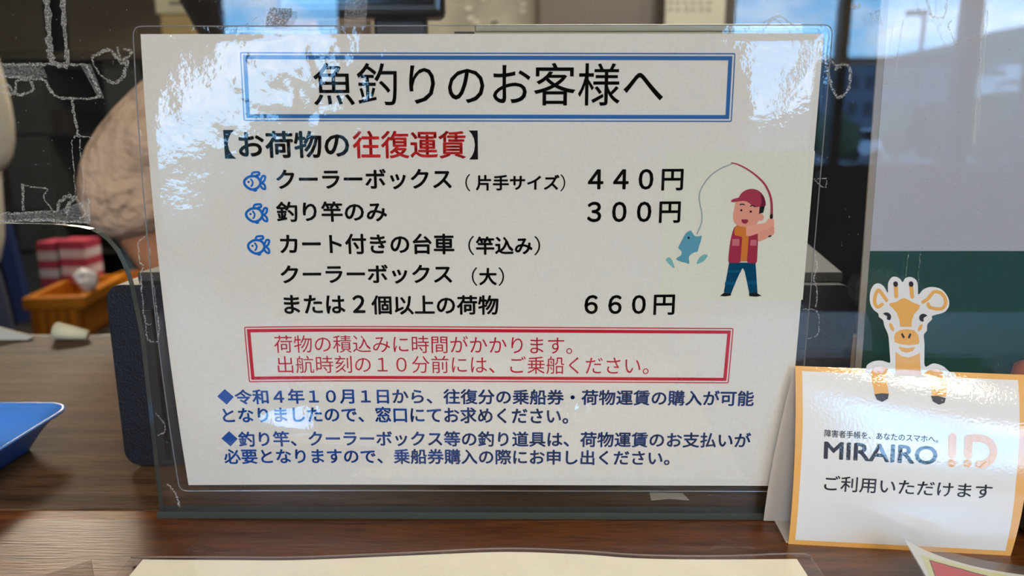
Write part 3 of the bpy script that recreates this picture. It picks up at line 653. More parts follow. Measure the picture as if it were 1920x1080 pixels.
printed('giraffe_patch', [G([(910, 355), (960, 345), (990, 325), (1020, 314), (1050, 325), (1085, 348), (1140, 368), (1130, 398), (1095, 435), (1078, 480), (1075, 530), (990, 530), (985, 480), (965, 425), (935, 390), (912, 372)]),
    G([(945, 605), (955, 575), (990, 555), (1040, 548), (1095, 556), (1125, 590), (1134, 640), (1128, 660), (1060, 668), (990, 660), (948, 645)]),
    G([(975, 680), (1040, 690), (1105, 683), (1085, 713), (1040, 726), (1000, 715)]),
    G([(955, 715), (1000, 750), (1050, 760), (1100, 746), (1138, 725), (1148, 890), (958, 885)]),
    G([(908, 500), (930, 510), (945, 545), (940, 568), (920, 550), (908, 525)]), G([(1160, 510), (1140, 515), (1122, 545), (1125, 568), (1150, 550)]),
    H([(800, 112), (850, 108), (905, 130), (945, 172), (880, 172), (892, 240), (905, 312), (800, 318), (775, 200), (770, 150)]),
    H([(1152, 172), (1200, 138), (1265, 124), (1320, 160), (1345, 220), (1342, 270), (1335, 335), (1225, 325), (1228, 260), (1230, 185)])], m_cardo, .16)
cardS.stroke('giraffe_ear', [(G([(888, 332), (855, 285), (826, 256), (803, 300), (800, 352), (822, 382), (855, 362)]), 6.5), (G([(1160, 345), (1200, 318), (1245, 268), (1305, 285), (1332, 345), (1300, 395), (1215, 385), (1200, 360)]), 6.5)], m_cardo, tc_, .16)
cardS.stroke('giraffe_horn', [(G([(957, 225), (961, 302)]), 7.6), (G([(1072, 225), (1080, 304)]), 7.6)], m_cardo, tc_, .16)
for q_ in ((955, 206), (1071, 206)): cardS.stroke('giraffe_horn_tip', [(G([q_, (q_[0]+1, q_[1]+8)]), 8.6)], m_cardk, tc_, .22)
for q_ in (((1004, 586), (1016, 608)), ((1065, 588), (1056, 610))): cardS.stroke('giraffe_nostril', [(G(q_), 4)], m_cardk, tc_, .22)
printed('giraffe_eye', [G([(862, 432), (890, 422), (915, 435), (922, 458), (912, 480), (890, 472), (892, 452)])], m_cardk, .2, True)
printed('giraffe_eye', [G([(1192, 446), (1165, 432), (1142, 440), (1132, 462), (1142, 486), (1165, 490), (1166, 465)])], m_cardk, .2, True)
printed('giraffe_hoof', [H([(798, 316), (850, 308), (905, 312), (898, 350), (855, 373), (815, 355)])], m_cardk, .2)
printed('giraffe_hoof', [H([(1220, 328), (1275, 328), (1333, 345), (1322, 380), (1280, 394), (1236, 370)])], m_cardk, .2)
cardS.text('card_small_text', [('障害者手帳を、あなたのスマホへ。', 1545.6, 1759, 805, 819, 816.6, 830.4, .012)], m_cardk, tc_, .14)
cardS.text('card_name_text', [('MIRAIRO', 1544.6, 1757.8, 827, 860.4, 836.2, 872, .024)], m_cardk, tc_, .14)
cardS.text('card_message_text', [('ご利用いただけます', 1545.4, 1860, 890.5, 920, 907.6, 936, .012)], m_cardk, tc_, .14)
cardS.stroke('card_logo_letters', [(K([(1364, 156), (1362, 330)]), 15), (K([(1356, 414), (1355, 416)]), 15.5), (K([(1524, 175), (1520, 335)]), 15), (K([(1515, 420), (1514, 422)]), 15.5),
    (K([(1524, 172), (1640, 168), (1730, 205), (1772, 280), (1765, 350), (1720, 405), (1660, 428), (1625, 428)]), 14)], m_cardo, tc_, .14)
# back leaf and folded foot
bTL, bTR = kTL+Vector((0, .3, -.2)), kTR+Vector((0, .3, -.2))
bBL, bBR = Vector((kBL.x-5, -2, COUNTER+.4)), Vector((kBR.x+3, -6, COUNTER+.4))
V = []; F = []
for j in range(13):
    v = j/12; c_ = 3.5*4*v*(1-v)
    for p, q, sx in ((bTL, bBL, -1), (bTR, bBR, 1)):
        r = p.lerp(q, v); r.x += sx*c_*.35; r.y = min(r.y, -1.2) if r.x > 153 else min(r.y, -2.6); V.append(M(*r))
for j in range(12): F.append((2*j, 2*j+2, 2*j+3, 2*j+1))
link('back_panel', V, F, m_cardb, tc_, True)
fl = [Vector(onZ(1452, 976, COUNTER+.4)), Vector(onZ(1500, 975, COUNTER+.4)), Vector((kBR.x-2, kBR.y+16, COUNTER+.4)), kBR+Vector((-1, .4, .3)), kBL+Vector((1, .4, .3)), Vector(onZ(1474, 1018, COUNTER+.4))]
fl[1].y = fl[0].y
MB().add([M(*p) for p in fl], [tuple(range(6))]).build('base_flap', m_cardb, tc_)

# ------------------------------------------------------------------ coin tray
m_tray = mat('tray_blue', (78, 136, 218), .2, mott=(60, .04))
zt = 22.0
tr_ = thing('coin_tray', M(-370, 35, COUNTER), 'blue plastic coin tray with flared rim on the counter at the left edge', 'tray')
def rrect(x0, x1, y0, y1, r, n=7):
    o = []
    for cx_, cy_, a0 in ((x1-r, y1-r, 0), (x0+r, y1-r, 90), (x0+r, y0+r, 180), (x1-r, y0+r, 270)):
        for k in range(n+1):
            t = math.radians(a0+90*k/n); o.append((cx_+r*math.cos(t), cy_+r*math.sin(t)))
    return o
rx1, ry1, rx0, ry0 = -261, 101, -480, -34
rings = [(0, 0, 16, zt), (.4, 0, 16, zt-1.2), (5, 0, 13, zt-2.2), (8.5, 0, 12, zt-6), (17, 0, 10, 1.0), (19, 0, 9, 0.1)]
inner = [(0, 0, 16, zt), (1, 0, 15, zt+.5), (2.2, 0, 14.5, zt+.3), (3.8, 0, 13.5, zt-1.6), (17, 0, 9, 4.0), (20, 0, 8, 2.6)]
def tray_mesh(rs, cap):
    mb = MB(); n = None
    for d, _, r, z in rs:
        q = rrect(rx0+d, rx1-d, ry0+d, ry1-d, r); n = len(q); mb.v += [M(x, y, COUNTER+z) for x, y in q]
    for i in range(len(rs)-1):
        for k in range(n): mb.f.append((i*n+k, i*n+(k+1) % n, i*n+n+(k+1) % n, i*n+n+k))
    mb.f.append(tuple((len(rs)-1)*n+k for k in range(n)))
    return mb
a_ = tray_mesh(rings, 1); b_ = tray_mesh(inner, 1); a_.add(b_.v, b_.f); a_.build('tray_body', m_tray, tr_, True)
mm_ = MB()
for i in range(7): mm_.tube([M(-450+i*26, ry0+24, COUNTER+3.0), M(-450+i*26, ry1-24, COUNTER+3.0)], .0011, 8)
mm_.build('tray_ribs', m_tray, tr_, True)

# ------------------------------------------------------------------ black device behind the screen
m_dev = mat('black_plastic', (14, 17, 25), .45, bump=(900, .6, .0006)); m_devtop = mat('grey_plastic_top', (66, 64, 58), .5)
dv = thing('ticket_printer', M(-10, 100, COUNTER), 'black textured ticket printer with grey sloping top, behind the laminated notice', 'printer')
MB().prism(rrect(-209, 200, COUNTER+1, -17, 9), lambda u, v: M(u, 56, v), lambda u, v: M(u, 150, v)).build('housing', m_dev, dv, bevel=.0012)
MB().prism([(-196, 0), (196, 0), (196, 70), (-150, 70)], lambda u, v: M(u, 66+v, -17.5), lambda u, v: M(u, 66+v, -12+v*.16)).build('lid', m_devtop, dv, bevel=.001)
MB().box(M(-181, 54.6, -54), M(190, 56.2, -52.8)).build('seam', mat('seam', (8, 8, 10), .6), dv)
MB().box(M(-190, 52, COUNTER+6), M(-183, 56.5, -30)).build('side_rail', mat('rail_black', (16, 17, 20), .35), dv, bevel=.0006)
for x in (-195, -50, 60, 185): MB().tube([M(x, 70, COUNTER), M(x, 70, COUNTER+1.5)], .006, 12).build('foot', mat('rubber', (15, 15, 15), .8), dv)

# ------------------------------------------------------------------ green and white poster behind the screen, right
pst = thing('poster', M(330, 30, -90), 'tall white and dark green poster standing behind the screen at the right', 'poster')
def pp(px, py): return onY(px, py, 32)
a0, a1 = pp(1645, 110), pp(1603, 690)
dxdz = (a0.x-a1.x)/(a0.z-a1.z)
def pedge(z): return a1.x+(z-a1.z)*dxdz
zg = pp(1700, 470.5).z; ztop, zbot = 330, COUNTER+.5
def pquad(x0, x1, za, zb, y0=32, th=1.2):
    return MB().prism([(0, za), (1, za), (1, zb), (0, zb)], lambda u, v: M(pedge(v)+(x0 if u == 0 else x1), y0, v), lambda u, v: M(pedge(v)+(x0 if u == 0 else x1), y0+th, v))
pquad(3.4, 330, zg, ztop).build('white_area', mat('poster_white', (168, 168, 172), .5), pst)
pquad(3.4, 330, zbot, zg).build('green_area', mat('poster_green', (9, 60, 47), .4), pst)
pquad(0, 3.3, zbot, ztop).build('board_edge', mat('board_edge', (142, 134, 124), .6), pst)

# ------------------------------------------------------------------ flat laminates in front
fs = thing('laminated_sheet', M(-10, -60, COUNTER), 'cream laminated sheet lying on the counter at the bottom of the picture', 'document')
def flat_fn(a, b, l): 
    return (a, b, COUNTER+.5+l+1.4*(1+math.sin(a/38+.6))*max(0, 1-abs(b+34)/60)*.7)
flat = Sheet(lambda a, b, l: flat_fn(a, b, l), (0, -60), 1.0)
def fgrid(px, y1, l, nu=80, nv=10, inset=0):
    top = [flat.par(*p) for p in spline([Vector(p) for p in px], nu//(len(px)-1))]
    V = []; F = []
    for i, t in enumerate(top):
        for j in range(nv+1):
            b = (t[1]-inset)*(1-j/nv)+y1*(j/nv); V.append(M(*flat_fn(t[0], b, l)))
    n = nv+1
    for i in range(len(top)-1):
        for j in range(nv): F.append((i*n+j, i*n+j+1, (i+1)*n+j+1, (i+1)*n+j))
    return V, F
V, F = fgrid([(268, 1049), (420, 1050), (560, 1050), (760, 1042), (940, 1035), (1080, 1039), (1200, 1047), (1340, 1049), (1494, 1048)], -260, .0)
link('paper', V, F, mat('cream_paper', (248, 243, 222), .9, mott=(60, .03)), fs, True)
V, F = fgrid([(246, 1046), (420, 1046), (560, 1046), (760, 1038), (940, 1030), (1080, 1034), (1200, 1042), (1340, 1044), (1500, 1040), (1522, 1052)], -270, .5)
link('laminate_film', V, F, clear('laminate_flat', 1.5, rough=.03, bump=[(300, .3, .0006)]), fs, True)
tpx = [(246, 1046), (420, 1046), (560, 1046), (760, 1038), (940, 1030), (1080, 1034), (1200, 1042), (1340, 1044), (1500, 1040), (1522, 1052)]
rb = MB(); rb.tube([M(*flat_fn(*flat.par(p.x, p.y), .4)) for p in spline([Vector(p) for p in tpx], 10)], .00045, 6); rb.build('film_rim', mat('film_rim_warm', (150, 130, 122), .2, trans=.3), fs)

ls = thing('red_leaflet', M(220, -60, COUNTER), 'curled laminated red and white leaflet in front of the tent card, bottom right', 'document')
tip, e1, e2, midc = Vector(onY(1690, 1003, -37)), Vector(onZ(1752, 1110, -113)), Vector(onY(1935, 1072, -48)), Vector(onY(1795, 1047, -43))
def leaf_fn(u, v, l):                          # u along the far edge, v along the left edge
    far = tip*(1-u)**2+(midc*2-(tip+e2)/2)*2*u*(1-u)+e2*u*u
    d = e1-tip
    p = far+d*v*2.2; p.z = max(COUNTER+1, p.z)
    return (p.x, p.y, p.z+l)
leaf = Sheet(leaf_fn, (.3, .1), .01)
def lgrid(u0, u1, v0, v1, l, nu=24, nv=12):
    V = []; F = []
    for j in range(nv+1):
        for i in range(nu+1): V.append(M(*leaf_fn(u0+(u1-u0)*i/nu, v0+(v1-v0)*j/nv, l)))
    for j in range(nv):
        for i in range(nu): q = j*(nu+1)+i; F.append((q, q+1, q+nu+2, q+nu+1))
    return V, F
V, F = lgrid(0.012, 1.5, .035, 1, 0); link('paper', V, F, mat('leaflet_white', (222, 222, 214), .8), ls, True)
V, F = lgrid(-.02, 1.5, -.035, 1, .5); link('laminate_film', V, F, clear('laminate_leaf', 1.5, rough=.03, haze=.1), ls, True)
def leaf_print(name, pts, m, l):
    P = [leaf.par(*p) for p in pts]; bm = bmesh.new(); vs = [bm.verts.new((p[0], p[1], 0)) for p in P]
    bmesh.ops.triangle_fill(bm, edges=[bm.edges.new((vs[i], vs[(i+1) % len(vs)])) for i in range(len(vs))], use_beauty=True, use_dissolve=False)
    for i in range(1, 40):
        bmesh.ops.bisect_plane(bm, geom=bm.verts[:]+bm.edges[:]+bm.faces[:], plane_co=(i*.04, 0, 0), plane_no=(1, 0, 0))
    bmesh.ops.triangulate(bm, faces=bm.faces[:]); bm.verts.index_update()
    link(name, [M(*leaf_fn(v.co.x, v.co.y, l)) for v in bm.verts], [tuple(v.index for v in f.verts) for f in bm.faces], m, ls, True); bm.free()
leaf_print('yellow_border', [(1726, 1040), (1760, 1050), (1800, 1059.5), (1870, 1075), (1940, 1091), (1960, 1125), (1764, 1125)], mat('leaflet_yellow', (214, 216, 160), .8), .12)
leaf_print('dark_outline', [(1742, 1050), (1770, 1058), (1800, 1066), (1860, 1082), (1910, 1096), (1930, 1125), (1769, 1125)], mat('leaflet_outline', (70, 40, 36), .8), .2)
leaf_print('red_area', [(1744.5, 1052.5), (1770, 1060), (1800, 1068), (1860, 1084), (1910, 1098), (1930, 1126), (1771, 1126)], mat('leaflet_red', (200, 46, 50), .8), .28)

# ------------------------------------------------------------------ small scraps
def scrap(name, px, z, m, label, cat, group=None):
    o = MB().prism([tuple(onZ(*p, z))[:2] for p in px], lambda u, v: M(u, v, z), lambda u, v: M(u, v, z+.25)).build(name, m); return tag(o, label, cat, group)
m_scrap = mat('paper_scrap', (196, 192, 178), .8); m_tape = clear('clear_tape', 1.38, rough=.06, bump=[(150, .2, .001)])
scrap('paper_scrap', [(1218, 924), (1280, 925), (1292, 938), (1256, 935), (1221, 938)], COUNTER+.1, m_scrap, 'small pale paper scrap on the counter below the notice', 'paper scrap')
scrap('tape_piece', [(330, 1040), (374, 1013), (384, 1013), (400, 1033)], COUNTER+.1, m_tape, 'clear tape piece with a glinting tip, left front of the screen', 'tape', 'clear tape pieces')
scrap('tape_piece', [(1330, 1031), (1356, 1009), (1392, 1018), (1416, 1030), (1380, 1027)], COUNTER+.1, m_tape, 'torn clear tape piece on the counter left of the tent card', 'tape', 'clear tape pieces')
scrap('tape_piece', [(60, 1085), (172, 1050), (178, 1085)], COUNTER+.1, m_tape, 'clear tape piece on the counter at the bottom left corner', 'tape', 'clear tape pieces')
c1 = onZ(20, 632); 
mb = MB(); mb.prism([(-14, 0), (20, 0), (24, 3), (10, 7), (-8, 13), (-14, 11)], lambda u, v: M(c1.x+u*1.1, 322, COUNTER+v), lambda u, v: M(c1.x+u*1.1, 318, COUNTER+v)); tag(mb.build('folded_paper', m_scrap), 'folded white paper on the back edge of the counter, far left', 'paper')
q0, q1 = M(*onZ(120, 632)), M(*onZ(172, 634)); q0.z = zc+.0085; q1.z = zc+.005; q0.y = q1.y = .318
tag(MB().tube([q0, q0.lerp(q1, .5), q1], [.0085, .0065, .0045], 12).build('paper_roll', mat('roll_paper', (216, 210, 176), .8), None, True), 'small rolled paper on the back edge of the counter', 'paper roll')

# dark glass jar and orange knob at the right edge
jx = 281.0
jar = thing('glass_jar', M(jx, -12, COUNTER), 'dark green glass jar right of the tent card, cut by the picture edge', 'jar')
jc = M(jx, -12, COUNTER)
MB().lathe([(0, .0005), (.022, .0005), (.0265, .004), (.0275, .03), (.027, .044), (.022, .052), (.022, .058)], jc, 32).build('jar_body', mat('dark_glass', (40, 52, 48), .08, coat=.6), jar, True)
MB().lathe([(0, .057), (.0235, .057), (.0235, .066), (.021, .068), (0, .068)], jc, 32).build('lid', mat('jar_lid', (30, 34, 32), .4), jar, True)
ox = onY(1904, 700, 18).x+15; oz = onY(1904, 680, 18).z
oc_ = M(ox, 18, COUNTER); hz = (oz-COUNTER)/1000
tag(MB().lathe([(0, .0003), (.012, .0003), (.013, .004), (.013, hz-.024), (.015, hz-.012), (.0135, hz-.003), (.008, hz), (0, hz+.0005)], oc_, 28).build('orange_bottle', mat('orange_plastic', (206, 104, 36), .4), None, True), 'slim orange bottle behind the screen, peeking over the right end of the tent card', 'bottle')

# ------------------------------------------------------------------ office things
def slab(px0, py0, px1, py1, Y, th):           # box whose near face fills a picture rectangle at depth Y (mm)
    a, b = M(*onY(px0, py1, Y)), M(*onY(px1, py0, Y))
    return (a.x, a.y, a.z), (b.x, b.y+th/1000, b.z)
# monitor hanging into the top of the view
mo = thing('monitor', M(-60, 520, COUNTER), 'black computer monitor on a stand behind the screen, above the notice', 'monitor')
sa, sb2 = M(*onY(560, 33, 300)), M(*onY(832, 33, 300))
MB().box((sa.x-.02, .300, sa.z), (sb2.x, .325, sa.z+.26)).build('housing', mat('monitor_black', (17, 17, 20), .3, coat=.3), mo, bevel=.006, seg=3)
MB().box((sa.x-.012, .2985, sa.z+.010), (sb2.x-.008, .3005, sa.z+.25)).build('screen_face', mat('monitor_face', (8, 9, 12), .12), mo)
mcx = (M(*onY(690, 40, 300)).x+M(*onY(800, 40, 300)).x)/2
MB().box((mcx-.022, .312, zc+.01), (mcx+.022, .33, sa.z+.05)).build('neck', mat('monitor_neck', (24, 24, 28), .4), mo, bevel=.003)
MB().box((mcx-.08, .26, zc), (mcx+.08, .33, zc+.012)).build('base', mat('monitor_base', (24, 24, 28), .4), mo, bevel=.003)
# leaflet rail behind the notice
lr = thing('leaflet_rack', M(80, 6, -80), 'grey metal leaflet rack fixed to the screen just behind the laminated notice', 'rack')
ra, rbx = onY(890, 46, 6), onY(1420, 44, 6)
m_alu = mat('brushed_metal', (150, 146, 128), .45, .5)
MB().box(M(ra.x, 5.4, ra.z-3.4), M(rbx.x+20, 12, ra.z)).build('top_rail', m_alu, lr, bevel=.0006)
MB().box(M(ra.x, 5.3, -80), M(rbx.x+20, 6.6, ra.z-3.4)).build('back_sheet', mat('rack_sheet', (170, 166, 140), .6), lr)
rl = onY(852, 54, 6)
MB().box(M(rl.x, 5.4, ra.z-6), M(ra.x-.2, 9, ra.z-3)).build('end_clip', mat('clip_dark', (50, 48, 46), .4), lr)

m_cab = mat('cabinet_brown', (104, 92, 74), .6, mott=(6, .06)); m_shelf_black = mat('shelf_black', (24, 22, 20), .6); m_board = mat('notice_board', (150, 144, 124), .7, mott=(7, .25)); m_ppr = mat('pinned_paper', (186, 180, 160), .8)  # shelves and bench share one plain black colour
BY = 2600
# wall cabinet upper left with dark shelf below
wc = thing('wall_cabinet', M(*onY(120, 60, BY)), 'olive brown wall cabinet high in the office at the upper left', 'cabinet')
a_, b_ = slab(-300, -300, 292, 112, BY, 400); MB().box(a_, b_).build('body', m_cab, wc, bevel=.004)
zd = (M(*onY(0, 80, BY)).z); 
for x, x2 in ((-296, 86), (90, 290)):
    p, q = slab(x, -290, x2, 100, BY-14, 14); MB().box(p, q).build('door', m_cab, wc, bevel=.003)
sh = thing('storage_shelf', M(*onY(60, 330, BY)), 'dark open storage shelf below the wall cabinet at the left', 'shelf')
mbs = MB(); p, q = slab(-330, 118, 420, 640, BY+380, 20); mbs.box((p[0], p[1], 0), q); mbs.build('back', m_shelf_black, sh)
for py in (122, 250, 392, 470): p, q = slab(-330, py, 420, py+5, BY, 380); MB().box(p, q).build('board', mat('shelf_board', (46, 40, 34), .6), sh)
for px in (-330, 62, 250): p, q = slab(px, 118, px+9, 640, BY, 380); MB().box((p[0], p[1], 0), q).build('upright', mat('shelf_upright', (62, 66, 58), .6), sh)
for (px, w, py, hgt, col, lab) in ((-12, 40, 300, 91, (62, 40, 26), 'dark brown box on the shelf beside the far-left person'), (42, 18, 330, 61, (46, 34, 28), 'dark narrow box on the shelf, left of the arm'), (76, 44, 205, 45, (44, 32, 28), 'dark reddish box on the upper shelf board')):
    p, q = slab(px, py, px+w, py+hgt, BY+40, 250); tag(MB().box(p, q).build('storage_box', mat('box_%d' % px, col, .8), None, bevel=.004), lab, 'box', 'boxes on the dark shelf')
p, q = slab(46, 415, 62, 545, 2300, 30); tag(MB().box((p[0], p[1], 0), (q[0], q[1], q[2]), Matrix.Rotation(math.radians(-6), 3, 'Y'), ((p[0]+q[0])/2, p[1], 0)).build('folded_parasol', mat('blue_cloth', (30, 44, 88), .8), None, bevel=.01), 'dark blue rolled cloth leaning beside the far-left person', 'cloth')
# striped red and white packs
for (px, w, py, h_, lab) in ((78, 30, 455, 82, 'red and white striped pack, left one of the pair behind the slot'), (114, 42, 452, 80, 'red and white striped pack nearest the arm, behind the slot')):
    p, q = slab(px, py, px+w, py+h_, 1900, 90); t = thing('striped_pack', ((p[0]+q[0])/2, p[1], p[2]), lab, 'pack', 'striped packs')
    nb = 5
    for k in range(nb):
        z0, z1 = p[2]+(q[2]-p[2])*k/nb, p[2]+(q[2]-p[2])*(k+1)/nb
        MB().box((p[0], p[1], z0), (q[0], q[1], z1)).build('stripe_band', mat('pack_%s' % ('pink' if k % 2 == 0 else 'white'), (176, 62, 84) if k % 2 == 0 else (214, 200, 200), .6), t)
# low shelf that carries crates and packs
p, q = slab(-60, 538, 262, 546, 1650, 500); tbl = thing('low_bench', (p[0], 1.8, 0), 'dark low bench at the back of the office carrying crates', 'bench')
zb_ = M(*onY(80, 640, 1650)).z
MB().box((p[0], 1.6, zb_-.03), (q[0], 2.4, zb_)).build('top', m_shelf_black, tbl)
for x in (p[0]+.03, q[0]-.03): MB().box((x-.03, 1.65, 0), (x+.03, 2.35, zb_-.03)).build('leg', m_shelf_black, tbl)
m_crate = mat('crate_orange', (196, 122, 26), .45, mott=(9, .12)); m_crate2 = mat('crate_orange_dark', (168, 102, 22), .45)
def crate(px0, py0, px1, Y, dep, label, rz):
    a, b = M(*onY(px0, py0, Y)), M(*onY(px1, py0, Y)); x0, x1, zt_ = a.x, b.x, a.z; y0, y1 = Y/1000, Y/1000+dep
    t = thing('plastic_crate', ((x0+x1)/2, (y0+y1)/2, zb_), label, 'crate', 'orange crates')
    R = Matrix.Rotation(rz, 3, 'Z'); c = ((x0+x1)/2, (y0+y1)/2, 0)
    w = .012; mb = MB()
    mb.box((x0, y0, zb_+.001), (x1, y0+w, zt_), R, c); mb.box((x0, y1-w, zb_+.001), (x1, y1, zt_), R, c); mb.box((x0, y0, zb_+.001), (x0+w, y1, zt_), R, c); mb.box((x1-w, y0, zb_+.001), (x1, y1, zt_), R, c); mb.box((x0, y0, zb_+.001), (x1, y1, zb_+.015), R, c)
    mb.build('crate_walls', m_crate, t)
    r = MB(); r.box((x0-.012, y0-.012, zt_-.035), (x1+.012, y0+.004, zt_), R, c); r.box((x0-.012, y1-.004, zt_-.035), (x1+.012, y1+.012, zt_), R, c); r.box((x0-.012, y0, zt_-.035), (x0+.004, y1, zt_), R, c); r.box((x1-.004, y0, zt_-.035), (x1+.012, y1, zt_), R, c)
    r.build('rim', m_crate, t, bevel=.004)
    n = 5
    for k in range(n):
        x = x0+(x1-x0)*(k+.5)/n; MB().box((x-.006, y0-.010, zb_+.02), (x+.006, y0, zt_-.035), R, c).build('rib', m_crate2, t)
crate(40, 556, 132, 1660, .30, 'orange plastic crate, left one at the back beside the navy trousers', math.radians(9))
crate(146, 540, 250, 2010, .30, 'orange plastic crate behind the black printer at the back', 0)
cl = M(*onY(125, 555, 1640))
b2 = bmesh.new(); bmesh.ops.create_icosphere(b2, subdivisions=3, radius=.032)
for v in b2.verts: v.co *= 1+.45*noise.noise(v.co*38); v.co.x *= .8; v.co += cl+Vector((0, .10, .025))
me = bpy.data.meshes.new('plastic_bag'); b2.to_mesh(me); b2.free(); me.materials.append(mat('bag_white', (214, 214, 222), .35)); o = bpy.data.objects.new('plastic_bag', me); COL.objects.link(o)
tag(o, 'crumpled white plastic bag on the rim of the left orange crate', 'bag')

# things along the top of the view
cb = thing('carton', M(*onY(328, 20, 1500)), 'cream cardboard carton seen above the left corner of the notice', 'carton')
p, q = slab(292, 0, 372, 26, 1500, 250); MB().box((p[0], p[1], p[2]), (q[0], q[1], q[2]+.22)).build('upper_box', mat('carton_cream', (240, 228, 184), .8), cb, bevel=.003)
p, q = slab(303, 26, 372, 60, 1510, 240); MB().box((p[0], p[1], p[2]-.1), q).build('lower_box', mat('carton_tan', (214, 186, 118), .8), cb, bevel=.003)
p, q = slab(318, 2, 356, 9, 1498, 2); MB().box(p, q).build('label_print', mat('carton_print', (150, 142, 120), .8), cb)
zsh = M(*onY(303, 60, 1510)).z-.1
st = thing('carton_shelf', (q[0], 1.65, 0), 'dark narrow shelf unit carrying the cream carton', 'shelf')
p, q = slab(290, 60, 420, 70, 1480, 330); MB().box((p[0], p[1], zsh-.02), (q[0], q[1], zsh)).build('board', m_shelf_black, st)
for x in (p[0]+.01, q[0]-.01): MB().box((x-.01, 1.5, 0), (x+.01, 1.8, zsh-.02)).build('upright', m_shelf_black, st)
nb_ = thing('notice_board', M(*onY(915, 0, 2500)), 'pale mottled notice board on the office wall above the notice', 'notice board')
p, q = slab(700, -260, 1006, 110, 2500, 30); MB().box(p, q).build('board', m_board, nb_); 
p, q = slab(1003, -260, 1008, 110, 2494, 40); MB().box(p, q).build('frame', mat('board_frame', (120, 112, 96), .6), nb_)
for k in range(12):
    x = 850+random.random()*140; y = -20+random.random()*60
    p, q = slab(x, y, x+12, y+9, 2496, 3); MB().box(p, q).build('pinned_slip', m_ppr, nb_)
tcab = thing('tall_cabinet', M(*onY(1120, 40, 2400)), 'dark brown tall cabinet in the office, above the notice centre', 'cabinet')
p, q = slab(1008, -330, 1242, 110, 2400, 130); MB().box((p[0], p[1], 0), q).build('body', mat('cabinet_dark', (92, 82, 68), .5), tcab, bevel=.003)
p, q = slab(1012, -325, 1214, 110, 2388, 12); MB().box((p[0], p[1], .05), q).build('door', mat('cabinet_door', (96, 84, 70), .45), tcab, bevel=.002)
p, q = slab(1221, -325, 1240, 110, 2390, 10); MB().box((p[0], p[1], .05), q).build('side_trim', mat('cabinet_trim', (66, 62, 58), .4), tcab)
cal = thing('wall_timetable', M(*onY(1305, 20, 2450)), 'pale printed timetable sheet above the right half of the notice', 'timetable')
p, q = slab(1243, -200, 1372, 140, 2450, 6); MB().box(p, q).build('sheet', mat('timetable_paper', (188, 182, 160), .8), cal)
m_tt = mat('timetable_print', (140, 134, 116), .8)
tb = MB()
for r in range(16):
    for c in range(6):
        y = -180+r*13; x = 1252+c*14+random.random()*4; p, q = slab(x, y, x+8, y+5, 2448, 2); tb.box(p, q)
tb.build('printed_rows', m_tt, cal)
bk = thing('support_board', (0.9, 2.47, 0), 'brown partition board behind the timetable and the notice board', 'partition')
p, q = slab(640, -330, 1500, 200, 2560, 30); MB().box((p[0], p[1], 0), q).build('panel', mat('partition_brown', (88, 78, 64), .6), bk)
# dark cabinet seen between notice and poster
dc = thing('dark_cabinet', M(*onY(1560, 500, 900)), 'black cabinet in the office between the notice and the green poster', 'cabinet')
p, q = slab(1380, 120, 1900, 720, 900, 350); MB().box((p[0], p[1], 0), q).build('body', mat('cabinet_black', (16, 14, 13), .7, spec=.08, mott=(8, .2)), dc, bevel=.003)

# ------------------------------------------------------------------ people
def skin_obj(name, verts, edges, radii, m, parent, root=0, sub=2):
    me = bpy.data.meshes.new(name); me.from_pydata([tuple(v) for v in verts], edges, []); me.materials.append(m)
    o = bpy.data.objects.new(name, me); COL.objects.link(o)
    if parent: o.parent = parent; o.matrix_parent_inverse = world(parent).inverted()
    k = o.modifiers.new('skin', 'SKIN'); k.use_smooth_shade = True
    for i, r in enumerate(radii):
        r = r if isinstance(r, tuple) else (r, r); me.skin_vertices[0].data[i].radius = r; me.skin_vertices[0].data[i].use_root = (i == root)
    s = o.modifiers.new('sub', 'SUBSURF'); s.levels = sub; s.render_levels = sub
    return o
m_skin = mat('skin', (196, 132, 92), .55, mott=(14, .08)); m_hair = mat('hair_dark', (34, 24, 20), .5, bump=(300, .6, .003)); m_sweater = mat('beige_sweater', (214, 180, 150), .9, bump=(22, 1.0, .03)); m_navy = mat('navy_trousers', (24, 34, 58), .8)
